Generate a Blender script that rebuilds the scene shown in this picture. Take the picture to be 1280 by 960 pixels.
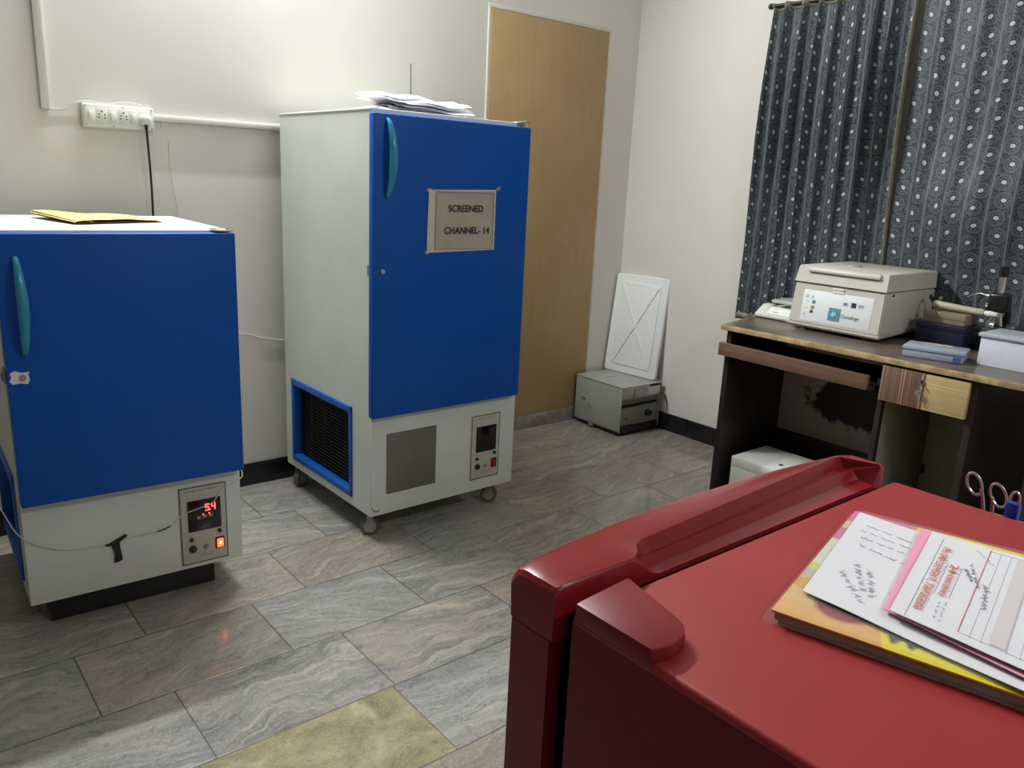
import bpy, bmesh, math, random
from mathutils import Vector, Matrix, Euler, noise

# ------------------------------------------------------------------ clear
for o in list(bpy.data.objects):
    bpy.data.objects.remove(o)
S = bpy.context.scene
COL = S.collection
rnd = random.Random(7)
PI = math.pi

# ------------------------------------------------------------------ camera
CAM_YAW, CAM_PITCH, CAM_ROLL = -0.698, -0.2509, 0.0482
cam = bpy.data.cameras.new('camera')
cam.sensor_width = 36.0
cam.lens = 1004.25 * 36.0 / 1280.0
cam.clip_start = 0.02
camo = bpy.data.objects.new('camera', cam)
COL.objects.link(camo)
cyw, syw = math.cos(CAM_YAW), math.sin(CAM_YAW)
fwd = Vector((-syw * math.cos(CAM_PITCH), cyw * math.cos(CAM_PITCH), math.sin(CAM_PITCH)))
rgt = Vector((cyw, syw, 0))
up = rgt.cross(fwd)
c_, s_ = math.cos(CAM_ROLL), math.sin(CAM_ROLL)
r2 = rgt * c_ + up * s_
u2 = up * c_ - rgt * s_
M = Matrix((r2, u2, -fwd)).transposed().to_4x4()
M.translation = Vector((-3.5564, -3.2843, 1.37))
camo.matrix_world = M
S.camera = camo

# ------------------------------------------------------------------ colour management, world, lights
S.view_settings.view_transform = 'Standard'
S.view_settings.look = 'None'
S.view_settings.exposure = 0.0
S.view_settings.gamma = 1.0
S.view_settings.use_curve_mapping = False
W = bpy.data.worlds.new('world')
S.world = W
W.use_nodes = True
W.node_tree.nodes['Background'].inputs[0].default_value = (0.9, 0.95, 1.0, 1)
W.node_tree.nodes['Background'].inputs[1].default_value = 0.02

LIGHT_MAIN = 108.0      # tube on the back wall, above the fridges
LIGHT_FILL = 25.0      # added unseen fill light on the ceiling, for the fridge fronts
LIGHT_COL = (0.975, 1.0, 0.985)


def area_light(name, loc, rot, sx, sy, power):
    l = bpy.data.lights.new(name, 'AREA')
    l.shape = 'RECTANGLE'
    l.size, l.size_y = sx, sy
    l.energy = power
    l.color = LIGHT_COL
    o = bpy.data.objects.new(name, l)
    o.location = loc
    o.rotation_euler = rot
    COL.objects.link(o)
    return o


# own light of the fluorescent tube and of the added fill (their fittings are built with the room)
area_light('tube_fill_glow', (-2.32, -0.130, 2.88), (math.radians(-60), 0, 0), 1.15, 0.04, LIGHT_MAIN)
area_light('tube_fill_glow', (-1.7, -4.6, 3.10), (math.radians(42), 0, 0), 1.15, 0.04, LIGHT_FILL)

# ------------------------------------------------------------------ node helpers
class NT:
    def __init__(self, name):
        self.m = bpy.data.materials.new(name)
        self.m.use_nodes = True
        self.t = self.m.node_tree
        self.b = self.t.nodes['Principled BSDF']

    def n(self, typ, **kw):
        nd = self.t.nodes.new(typ)
        for k, v in kw.items():
            setattr(nd, k, v)
        return nd

    def put(self, sock, v):
        if isinstance(v, bpy.types.NodeSocket):
            self.t.links.new(v, sock)
        else:
            sock.default_value = v

    def math(self, op, a, b=0.0, c=0.0):
        nd = self.n('ShaderNodeMath', operation=op)
        self.put(nd.inputs[0], a)
        self.put(nd.inputs[1], b)
        if len(nd.inputs) > 2:
            self.put(nd.inputs[2], c)
        return nd.outputs[0]

    def smooth(self, v, a, b):
        nd = self.n('ShaderNodeMapRange', interpolation_type='SMOOTHSTEP')
        self.put(nd.inputs['Value'], v)
        nd.inputs['From Min'].default_value = a
        nd.inputs['From Max'].default_value = b
        return nd.outputs['Result']

    def mix(self, f, a, b):
        nd = self.n('ShaderNodeMix', data_type='RGBA')
        self.put(nd.inputs[0], f)
        self.put(nd.inputs[6], a)
        self.put(nd.inputs[7], b)
        return nd.outputs[2]

    def noise(self, vec, scale, detail=3.0, rough=0.5, dist=0.0):
        nd = self.n('ShaderNodeTexNoise')
        if vec is not None:
            self.put(nd.inputs['Vector'], vec)
        nd.inputs['Scale'].default_value = scale
        nd.inputs['Detail'].default_value = detail
        nd.inputs['Roughness'].default_value = rough
        nd.inputs['Distortion'].default_value = dist
        return nd.outputs['Fac'], nd.outputs['Color']

    def vmath(self, op, a, b=(0, 0, 0)):
        nd = self.n('ShaderNodeVectorMath', operation=op)
        self.put(nd.inputs[0], a)
        self.put(nd.inputs[1], b)
        return nd.outputs[0]

    def sep(self, v):
        nd = self.n('ShaderNodeSeparateXYZ')
        self.put(nd.inputs[0], v)
        return nd.outputs

    def comb(self, x, y, z):
        nd = self.n('ShaderNodeCombineXYZ')
        for i, q in enumerate((x, y, z)):
            self.put(nd.inputs[i], q)
        return nd.outputs[0]

    def coord(self, which='Object'):
        return self.n('ShaderNodeTexCoord').outputs[which]

    def ramp(self, f, stops):
        nd = self.n('ShaderNodeValToRGB')
        e = nd.color_ramp.elements
        while len(e) < len(stops):
            e.new(0.5)
        for i, (p, c) in enumerate(stops):
            e[i].position = p
            e[i].color = (*c, 1)
        self.put(nd.inputs[0], f)
        return nd.outputs[0]

    def bump(self, h, strength=0.2, dist=0.01):
        nd = self.n('ShaderNodeBump')
        nd.inputs['Strength'].default_value = strength
        nd.inputs['Distance'].default_value = dist
        self.put(nd.inputs['Height'], h)
        self.t.links.new(nd.outputs[0], self.b.inputs['Normal'])

    def out(self, col, rough=0.5, metal=0.0, spec=None):
        self.put(self.b.inputs['Base Color'], col if isinstance(col, bpy.types.NodeSocket) else (*col, 1))
        self.put(self.b.inputs['Roughness'], rough)
        self.b.inputs['Metallic'].default_value = metal
        if spec is not None:
            self.b.inputs['Specular IOR Level'].default_value = spec
        return self.m


def c4(c):
    return (c[0], c[1], c[2], 1)


def plain(name, col, rough=0.5, metal=0.0, var=0.06, scale=9.0, bump=0.0, spec=None):
    """painted / plastic surface with faint uneven wear"""
    t = NT(name)
    f, _ = t.noise(t.coord(), scale, 4.0, 0.6)
    k = t.smooth(f, 0.3, 0.7)
    d = tuple(max(0, q * (1 - var)) for q in col)
    l = tuple(min(1, q * (1 + var)) for q in col)
    m = t.out(t.mix(k, c4(d), c4(l)), rough, metal, spec)
    if bump:
        g, _ = t.noise(t.coord(), scale * 12, 2.0)
        t.bump(g, bump, 0.002)
    return m


def emissive(name, col, strength):
    t = NT(name)
    m = t.out(tuple(q * 0.3 for q in col), 0.5)
    t.b.inputs['Emission Color'].default_value = c4(col)
    t.b.inputs['Emission Strength'].default_value = strength
    return m


MAT = {}
# ---- walls
def wall_mat(name, base):
    t = NT(name)
    co = t.coord()
    f, _ = t.noise(co, 1.3, 5.0, 0.55)
    g, _ = t.noise(co, 14.0, 4.0, 0.6)
    col = t.mix(t.smooth(f, 0.35, 0.7), c4(base), c4([q * 0.94 for q in base]))
    col = t.mix(t.math('MULTIPLY', t.smooth(g, 0.60, 0.78), 0.10), col, c4((base[0] * .8, base[1] * .77, base[2] * .7)))
    m = t.out(col, 0.55, 0, 0.3)
    h, _ = t.noise(co, 90.0, 3.0)
    t.bump(h, 0.05, 0.003)
    return m


MAT['wall'] = wall_mat('cream_wall_paint', (0.70, 0.675, 0.64))
MAT['wall_dim'] = wall_mat('bounce_cut_wall', (0.22, 0.19, 0.15))  # dark colour made up for the unseen left wall to cut bounce light
MAT['ceiling'] = wall_mat('ceiling_paint', (0.78, 0.77, 0.73))

# ---- granite floor: UV carries metres inside each tile; attribute carries seed / tint / yellow
def floor_mat():
    t = NT('granite_floor')
    at = t.n('ShaderNodeAttribute', attribute_name='tile', attribute_type='GEOMETRY')
    sp = t.sep(at.outputs['Color'])
    seed, tint, yel = sp[0], sp[1], sp[2]
    uv = t.n('ShaderNodeUVMap', uv_map='grout').outputs[0]
    u = t.sep(uv)
    geo = t.coord()
    off = t.comb(t.math('MULTIPLY', seed, 37.0), t.math('MULTIPLY', seed, -53.0), t.math('MULTIPLY', seed, 11.0))
    p = t.vmath('ADD', geo, off)
    # large warp, different for each slab
    w1, w1c = t.noise(p, 2.0, 4.5, 0.55)
    warp = t.vmath('SCALE', t.vmath('SUBTRACT', w1c, (0.5, 0.5, 0.5)), (0, 0, 0))
    warp.node.inputs['Scale'].default_value = 0.40
    q = t.vmath('ADD', p, warp)
    qs = t.sep(q)
    lean = t.math('MULTIPLY', t.math('SUBTRACT', tint, 0.5), 0.5)
    yy = t.math('ADD', qs[1], t.math('MULTIPLY', qs[0], lean))
    st = t.comb(t.math('MULTIPLY', qs[0], 0.8), t.math('MULTIPLY', yy, 6.5), 0.0)
    band, _ = t.noise(st, 2.4, 5.0, 0.62, 0.25)
    st2 = t.comb(t.math('MULTIPLY', qs[0], 3.0), t.math('MULTIPLY', yy, 24.0), 0.0)
    fine, _ = t.noise(st2, 2.4, 4.0, 0.6, 0.4)
    cloud, _ = t.noise(p, 3.2, 4.0, 0.55)
    grain, _ = t.noise(p, 170.0, 2.0, 0.6)
    grain2, _ = t.noise(p, 46.0, 3.0, 0.65)
    v = t.math('ADD', t.math('MULTIPLY', band, 0.54), t.math('MULTIPLY', fine, 0.46))
    col = t.ramp(v, [(0.30, (0.085, 0.088, 0.084)), (0.42, (0.195, 0.195, 0.184)), (0.52, (0.275, 0.268, 0.242)),
                     (0.61, (0.40, 0.378, 0.325)), (0.74, (0.52, 0.485, 0.41))])
    # pinkish feldspar clouds and a blue-grey cast on some slabs
    col = t.mix(t.math('MULTIPLY', t.smooth(cloud, 0.50, 0.68), 0.38), col, c4((0.42, 0.325, 0.255)))
    col = t.mix(t.math('MULTIPLY', t.smooth(tint, 0.45, 0.95), 0.24), col, c4((0.275, 0.297, 0.298)))
    col = t.mix(t.math('MULTIPLY', t.smooth(tint, 0.45, 0.05), 0.42), col, c4((0.29, 0.225, 0.16)))
    ycl, _ = t.noise(p, 9.0, 5.0, 0.65, 0.6)
    ycol = t.ramp(ycl, [(0.32, (0.195, 0.180, 0.100)), (0.52, (0.315, 0.285, 0.165)), (0.72, (0.48, 0.42, 0.28))])
    col = t.mix(yel, col, ycol)
    col = t.mix(t.math('MULTIPLY', t.smooth(grain2, 0.54, 0.70), 0.36), col, c4((0.09, 0.09, 0.085)))
    col = t.mix(t.math('MULTIPLY', t.smooth(grain, 0.52, 0.70), 0.30), col, c4((0.55, 0.53, 0.48)))
    # joints
    e = t.math('MINIMUM', u[0], u[1])
    wob, _ = t.noise(geo, 30.0, 2.0)
    e = t.math('ADD', e, t.math('MULTIPLY', t.math('SUBTRACT', wob, 0.5), 0.0022))
    j = t.smooth(e, 0.0030, 0.0009)
    col = t.mix(t.math('MULTIPLY', j, 0.88), col, c4((0.045, 0.040, 0.034)))
    r, _ = t.noise(geo, 5.0, 3.0)
    rough = t.math('ADD', t.math('ADD', 0.07, t.math('MULTIPLY', r, 0.13)), t.math('MULTIPLY', j, 0.4))
    m = t.out(col, rough, 0, 0.5)
    t.bump(t.math('MULTIPLY', j, -1.0), 0.3, 0.003)
    return m


MAT['floor'] = floor_mat()

MAT['black_skirting'] = plain('black_skirting', (0.008, 0.009, 0.011), 0.35, var=0.3)
MAT['grey_skirting'] = plain('granite_skirting', (0.24, 0.215, 0.185), 0.4, var=0.25, scale=25)


def board_mat():
    t = NT('brown_board')
    co = t.coord()
    s = t.sep(co)
    f, _ = t.noise(co, 2.0, 5.0, 0.6)
    g, _ = t.noise(t.comb(t.math('MULTIPLY', s[0], 18.0), s[1], t.math('MULTIPLY', s[2], 1.2)), 3.0, 4.0)
    col = t.mix(t.smooth(f, 0.3, 0.7), c4((0.375, 0.250, 0.120)), c4((0.43, 0.29, 0.145)))
    col = t.mix(t.math('MULTIPLY', t.smooth(g, 0.45, 0.7), 0.15), col, c4((0.26, 0.16, 0.065)))
    return t.out(col, 0.5, 0, 0.35)


MAT['brown_board'] = board_mat()
MAT['edge_brown'] = plain('board_edge', (0.14, 0.08, 0.035), 0.6)
MAT['white_frame'] = plain('painted_frame', (0.62, 0.59, 0.53), 0.6, spec=0.2)

# ---- fridges
MAT['cabinet_white'] = plain('cabinet_enamel', (0.64, 0.675, 0.625), 0.38, var=0.04, scale=4)
MAT['blue_door'] = plain('blue_door_enamel', (0.003, 0.080, 0.40), 0.36, var=0.07, scale=3, spec=0.2)
MAT['blue_trim'] = plain('blue_trim', (0.006, 0.10, 0.46), 0.4, var=0.08)
MAT['teal'] = plain('teal_plastic', (0.030, 0.27, 0.44), 0.2, var=0.05)
MAT['black'] = plain('black_plastic', (0.012, 0.012, 0.013), 0.45, var=0.2)
MAT['rubber'] = plain('black_rubber', (0.018, 0.017, 0.016), 0.7, var=0.2)
MAT['dark_void'] = plain('dark_interior', (0.006, 0.006, 0.007), 0.9, var=0.1)
MAT['steel'] = plain('brushed_steel', (0.62, 0.61, 0.58), 0.28, 1.0, var=0.05)
MAT['chrome'] = plain('chrome', (0.80, 0.80, 0.78), 0.12, 1.0, var=0.03)
MAT['wheel'] = plain('caster_wheel', (0.10, 0.095, 0.085), 0.6, var=0.2)
MAT['wheel_hub'] = plain('caster_hub', (0.30, 0.29, 0.27), 0.5, var=0.15)
MAT['dull_zinc'] = plain('dull_zinc', (0.28, 0.27, 0.245), 0.5, 0.6, var=0.1)


def vent_mat():
    t = NT('perforated_vent')
    s = t.sep(t.coord())
    P = 0.006
    a = t.math('SUBTRACT', t.math('FRACT', t.math('DIVIDE', s[0], P)), 0.5)
    b = t.math('SUBTRACT', t.math('FRACT', t.math('DIVIDE', s[2], P)), 0.5)
    r = t.math('SQRT', t.math('ADD', t.math('MULTIPLY', a, a), t.math('MULTIPLY', b, b)))
    f, _ = t.noise(t.coord(), 8.0, 4.0)
    base = t.mix(f, c4((0.155, 0.145, 0.128)), c4((0.215, 0.20, 0.175)))
    col = t.mix(t.math('MULTIPLY', t.smooth(r, 0.34, 0.26), 0.6), base, c4((0.06, 0.058, 0.052)))
    return t.out(col, 0.5, 0.2)


MAT['vent'] = vent_mat()
MAT['panel_grey'] = plain('control_panel_face', (0.50, 0.475, 0.41), 0.4, var=0.05, scale=20)
MAT['screen'] = plain('dark_display', (0.008, 0.006, 0.008), 0.16, var=0.1)
MAT['red_led'] = emissive('red_led', (1.0, 0.035, 0.03), 9.0)
MAT['red_lamp'] = emissive('lit_red_switch', (1.0, 0.06, 0.02), 5.0)
MAT['red_hot'] = emissive('lit_red_core', (1.0, 0.32, 0.10), 8.0)
MAT['red_dark'] = plain('unlit_red_switch', (0.30, 0.02, 0.015), 0.25, var=0.1)
MAT['label_grey'] = plain('faded_print', (0.30, 0.29, 0.26), 0.6)
MAT['ink_black'] = plain('black_print', (0.03, 0.028, 0.026), 0.6, var=0.3, scale=60)
MAT['tape_black'] = plain('black_tape', (0.010, 0.010, 0.010), 0.5)
MAT['wire_white'] = plain('white_wire', (0.60, 0.58, 0.52), 0.5)
MAT['wire_black'] = plain('black_wire', (0.012, 0.012, 0.012), 0.45)

def paper(name, col, var=0.05, rough=0.8):
    t = NT(name)
    f, _ = t.noise(t.coord(), 11.0, 4.0, 0.6)
    m = t.out(t.mix(f, c4([q * (1 - var) for q in col]), c4([min(1, q * (1 + var)) for q in col])), rough, 0, 0.2)
    return m


MAT['paper'] = paper('white_paper', (0.70, 0.70, 0.745))
def thin_paper():
    t = NT('thin_white_paper')
    f, _ = t.noise(t.coord(), 11.0, 4.0, 0.6)
    col = t.mix(f, c4((0.78, 0.78, 0.84)), c4((0.84, 0.84, 0.87)))
    m = t.out(col, 0.8, 0, 0.2)
    tr = t.n('ShaderNodeBsdfTranslucent')
    t.put(tr.inputs['Color'], col)
    mx = t.n('ShaderNodeMixShader')
    mx.inputs[0].default_value = 0.45
    t.t.links.new(t.b.outputs[0], mx.inputs[1])
    t.t.links.new(tr.outputs[0], mx.inputs[2])
    t.t.links.new(mx.outputs[0], t.t.nodes['Material Output'].inputs['Surface'])
    return m


MAT['paper_thin'] = thin_paper()
MAT['paper_old'] = paper('aged_paper', (0.44, 0.40, 0.335), 0.14)
MAT['paper_edge'] = paper('paper_margin', (0.60, 0.565, 0.50), 0.10)
MAT['paper_pink'] = paper('pink_paper', (0.80, 0.36, 0.50))
MAT['envelope'] = paper('yellow_envelope', (0.80, 0.66, 0.23), 0.06)
MAT['envelope_in'] = paper('envelope_dark_side', (0.28, 0.12, 0.06), 0.2)
MAT['plastic_white'] = plain('white_plastic', (0.76, 0.77, 0.73), 0.35, var=0.03)
MAT['plastic_ivory'] = plain('ivory_plastic', (0.68, 0.70, 0.64), 0.4, var=0.04)
MAT['foam'] = plain('white_foam', (0.78, 0.80, 0.80), 0.75, var=0.03, scale=60, bump=0.15)
MAT['foam_dirty'] = plain('soiled_foam', (0.60, 0.55, 0.44), 0.8, var=0.12, scale=30, bump=0.15)
MAT['old_grey'] = plain('hammered_grey_paint', (0.33, 0.345, 0.315), 0.42, var=0.08, scale=5)
MAT['old_grey_dark'] = plain('dusty_grey_paint', (0.24, 0.235, 0.205), 0.5, var=0.15, scale=8)
MAT['nameplate'] = plain('aluminium_plate', (0.46, 0.45, 0.41), 0.4, 0.2, var=0.08)

# ---- desk
def stripe_wood(name, base, line, axis, period, dens):
    t = NT(name)
    s = t.sep(t.coord())
    a = s[axis]
    n1 = t.n('ShaderNodeTexNoise', noise_dimensions='1D')
    t.put(n1.inputs['W'], t.math('MULTIPLY', a, period))
    n1.inputs['Scale'].default_value = 1.0
    n1.inputs['Detail'].default_value = 3.0
    n1.inputs['Roughness'].default_value = 0.75
    k = t.smooth(n1.outputs[0], dens, dens + 0.05)
    g, _ = t.noise(t.coord(), 12.0, 4.0)
    b = t.mix(g, c4([q * 0.82 for q in base]), c4([q * 1.18 for q in base]))
    return t.out(t.mix(t.math('MULTIPLY', k, 0.8), b, c4(line)), 0.38)


MAT['tray_wood'] = stripe_wood('reddish_striped_laminate', (0.150, 0.082, 0.056), (0.30, 0.20, 0.14), 2, 90, 0.60)
MAT['drawer_wood'] = stripe_wood('upright_striped_laminate', (0.165, 0.090, 0.062), (0.50, 0.37, 0.25), 0, 95, 0.57)
MAT['drawer_pale'] = stripe_wood('pale_striped_laminate', (0.47, 0.345, 0.165), (0.60, 0.47, 0.27), 2, 80, 0.56)
MAT['desk_dark'] = plain('dark_laminate', (0.020, 0.013, 0.010), 0.45, var=0.25, scale=6)
MAT['desk_top'] = plain('worn_dark_desktop', (0.115, 0.090, 0.068), 0.30, var=0.3, scale=7)
MAT['desk_edge'] = plain('chipped_pale_edge', (0.40, 0.285, 0.14), 0.55, var=0.35, scale=22)
MAT['desk_pale'] = plain('bare_pale_board', (0.30, 0.285, 0.20), 0.6, var=0.12, scale=4)


def stained_mat():
    t = NT('stained_board')
    co = t.coord()
    s = t.sep(co)
    w, _ = t.noise(co, 7.0, 5.0, 0.7)
    w2, _ = t.noise(co, 26.0, 4.0, 0.7)
    # one dark patch of peeled laminate in the middle of the board
    dx = t.math('DIVIDE', t.math('SUBTRACT', s[0], 0.365), 0.235)
    dz = t.math('DIVIDE', t.math('SUBTRACT', s[2], 0.475), 0.115)
    r = t.math('SQRT', t.math('ADD', t.math('MULTIPLY', dx, dx), t.math('MULTIPLY', dz, dz)))
    r = t.math('ADD', r, t.math('MULTIPLY', t.math('SUBTRACT', w, 0.5), 1.6))
    r = t.math('ADD', r, t.math('MULTIPLY', t.math('SUBTRACT', w2, 0.5), 0.5))
    k = t.smooth(r, 1.05, 0.85)
    base = t.mix(w2, c4((0.30, 0.265, 0.205)), c4((0.40, 0.36, 0.285)))
    return t.out(t.mix(k, base, c4((0.016, 0.011, 0.009))), 0.65)


MAT['stained'] = stained_mat()
MAT['centrifuge'] = plain('warm_grey_enamel', (0.56, 0.545, 0.475), 0.36, var=0.03, scale=5)
MAT['centrifuge_line'] = plain('seam_shadow_gap', (0.05, 0.045, 0.04), 0.7)
MAT['label_white'] = plain('white_label', (0.80, 0.83, 0.84), 0.35, var=0.02)
MAT['logo_teal'] = plain('logo_teal', (0.10, 0.33, 0.42), 0.4, var=0.3, scale=50)
MAT['logo_pale'] = plain('logo_pale', (0.32, 0.60, 0.68), 0.4, var=0.2)
MAT['logo_rim'] = plain('logo_rim', (0.16, 0.20, 0.21), 0.4)
MAT['print_navy'] = plain('navy_print', (0.03, 0.04, 0.10), 0.4)
MAT['print_teal'] = plain('grey_teal_print', (0.10, 0.17, 0.19), 0.4)
MAT['print_amber'] = plain('amber_print', (0.42, 0.23, 0.06), 0.4)
MAT['print_lilac'] = plain('faint_print', (0.55, 0.58, 0.62), 0.4)
MAT['scale_lcd'] = emissive('yellow_digits', (0.95, 1.0, 0.45), 1.1)
MAT['scale_body'] = plain('balance_enamel', (0.66, 0.67, 0.60), 0.35, var=0.03)
MAT['pan_steel'] = plain('satin_pan_steel', (0.62, 0.64, 0.60), 0.4, 0.35, var=0.04)
MAT['navy'] = plain('navy_case', (0.010, 0.012, 0.035), 0.4, var=0.2)
MAT['tan'] = plain('brown_card', (0.22, 0.175, 0.12), 0.7, var=0.15)
MAT['beige'] = plain('beige_plastic', (0.42, 0.38, 0.29), 0.45, var=0.08)
MAT['pearl'] = plain('bluish_white_plastic', (0.66, 0.68, 0.78), 0.4, var=0.03)
MAT['pearl_lid'] = plain('grey_blue_lid', (0.40, 0.44, 0.48), 0.3, var=0.06)
MAT['micro_black'] = plain('microscope_black', (0.011, 0.012, 0.013), 0.28, var=0.2)
MAT['micro_grey'] = plain('microscope_stage', (0.045, 0.055, 0.05), 0.35, var=0.2)
MAT['blue_plastic'] = plain('bright_blue_plastic', (0.012, 0.045, 0.42), 0.3, var=0.06)
MAT['grey_bin'] = plain('grey_bin_plastic', (0.26, 0.255, 0.23), 0.5, var=0.08)


def clear_mat(name, col, alpha_rough=0.12, mixf=0.42):
    t = NT(name)
    m = t.out(col, alpha_rough)
    t.b.inputs['Transmission Weight'].default_value = mixf
    t.b.inputs['IOR'].default_value = 1.3
    return m


MAT['clear'] = clear_mat('clear_bluish_plastic', (0.48, 0.53, 0.66), 0.3, 0.35)
MAT['clear_blue'] = plain('blue_sticker', (0.06, 0.09, 0.36), 0.4)
def film_mat():
    t = NT('clear_film')
    m = t.out((0.9, 0.9, 0.9), 0.12, 0, 0.5)
    tr = t.n('ShaderNodeBsdfTransparent')
    mx = t.n('ShaderNodeMixShader')
    mx.inputs[0].default_value = 0.90
    t.t.links.new(t.b.outputs[0], mx.inputs[1])
    t.t.links.new(tr.outputs[0], mx.inputs[2])
    t.t.links.new(mx.outputs[0], t.t.nodes['Material Output'].inputs['Surface'])
    return m


MAT['sleeve'] = film_mat()

# ---- red fridge
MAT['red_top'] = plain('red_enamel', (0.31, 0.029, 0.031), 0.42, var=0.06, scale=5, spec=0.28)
MAT['red_shaded'] = plain('red_shaded_enamel', (0.17, 0.012, 0.016), 0.36, var=0.06, scale=5, spec=0.22)  # same red as the top, darkened: shade put into the colour
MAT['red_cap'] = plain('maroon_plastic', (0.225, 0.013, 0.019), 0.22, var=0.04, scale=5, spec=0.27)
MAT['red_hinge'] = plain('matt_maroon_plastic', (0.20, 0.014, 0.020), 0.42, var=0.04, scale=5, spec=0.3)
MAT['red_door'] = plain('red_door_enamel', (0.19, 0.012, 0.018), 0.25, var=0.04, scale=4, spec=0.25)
MAT['gasket'] = plain('dark_gasket', (0.006, 0.004, 0.004), 0.8, spec=0.1)


# ---- curtain: UV in metres of cloth (u across, v up)
def curtain_mat():
    t = NT('patterned_curtain')
    uv = t.n('ShaderNodeUVMap', uv_map='cloth').outputs[0]
    s = t.sep(uv)
    P, Q = 0.086, 0.068
    su = t.math('DIVIDE', s[0], P)
    cell = t.math('FRACT', su)
    col_id = t.math('FLOOR', su)
    sv = t.math('ADD', t.math('DIVIDE', s[1], Q), t.math('MULTIPLY', col_id, 0.5))
    fv = t.math('FRACT', sv)
    alt = t.math('MODULO', t.math('ABSOLUTE', t.math('FLOOR', sv)), 2.0)
    a = t.math('MULTIPLY', t.math('SUBTRACT', cell, 0.5), P)
    a = t.math('ADD', a, t.math('MULTIPLY', t.math('SUBTRACT', alt, 0.5), 0.014))
    b = t.math('MULTIPLY', t.math('SUBTRACT', fv, 0.5), Q)
    r = t.math('SQRT', t.math('ADD', t.math('MULTIPLY', a, a), t.math('MULTIPLY', b, b)))
    ang = t.math('ARCTAN2', b, a)
    # soft blob in the middle, dark ring, scrolled petals around
    wob = t.math('MULTIPLY', t.math('SINE', t.math('ADD', t.math('MULTIPLY', ang, 2.0), col_id)), 0.0012)
    core = t.smooth(t.math('ADD', r, wob), 0.0105, 0.0070)
    petal = t.math('MULTIPLY', t.math('SINE', t.math('ADD', t.math('MULTIPLY', ang, 7.0), t.math('MULTIPLY', r, 260.0))), 0.0022)
    rr = t.math('ADD', r, petal)
    ring1 = t.math('MULTIPLY', t.smooth(rr, 0.0125, 0.0145), t.smooth(rr, 0.0205, 0.0180))
    ring2 = t.math('MULTIPLY', t.smooth(r, 0.0232, 0.0250), t.smooth(r, 0.0330, 0.0305))
    vo = t.n('ShaderNodeTexVoronoi', feature='DISTANCE_TO_EDGE')
    t.put(vo.inputs['Vector'], uv)
    vo.inputs['Scale'].default_value = 100.0
    lace = t.math('MULTIPLY', t.smooth(vo.outputs['Distance'], 0.17, 0.06), t.smooth(r, 0.014, 0.020))
    edge = t.math('MULTIPLY', t.math('ABSOLUTE', t.math('SUBTRACT', cell, 0.5)), P)
    line1 = t.smooth(edge, P / 2 - 0.0042, P / 2 - 0.0028)
    line2 = t.math('MULTIPLY', t.smooth(edge, P / 2 - 0.0098, P / 2 - 0.0088), t.smooth(edge, P / 2 - 0.0066, P / 2 - 0.0076))
    dark, mid, lite = (0.010, 0.012, 0.015), (0.092, 0.110, 0.130), (0.150, 0.172, 0.188)
    col = t.mix(t.math('MULTIPLY', lace, 0.62), c4(dark), c4(mid))
    col = t.mix(t.math('MULTIPLY', ring2, 0.75), col, c4(mid))
    col = t.mix(t.math('MULTIPLY', ring1, 0.8), col, c4(mid))
    col = t.mix(t.math('MULTIPLY', line2, 0.6), col, c4(mid))
    col = t.mix(t.math('MULTIPLY', line1, 0.85), col, c4(lite))
    col = t.mix(core, col, c4((0.46, 0.48, 0.47)))
    m = t.out(col, 0.55, 0, 0.35)
    t.b.inputs['Sheen Weight'].default_value = 0.25
    t.b.inputs['Sheen Roughness'].default_value = 0.4
    wv, _ = t.noise(uv, 900.0, 1.0)
    t.bump(wv, 0.08, 0.001)
    return m


MAT['curtain'] = curtain_mat()
MAT['curtain_hem'] = plain('pale_curtain_lining', (0.22, 0.21, 0.165), 0.8, var=0.15, scale=30)
MAT['rod'] = plain('black_rod', (0.015, 0.013, 0.012), 0.35)

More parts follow.
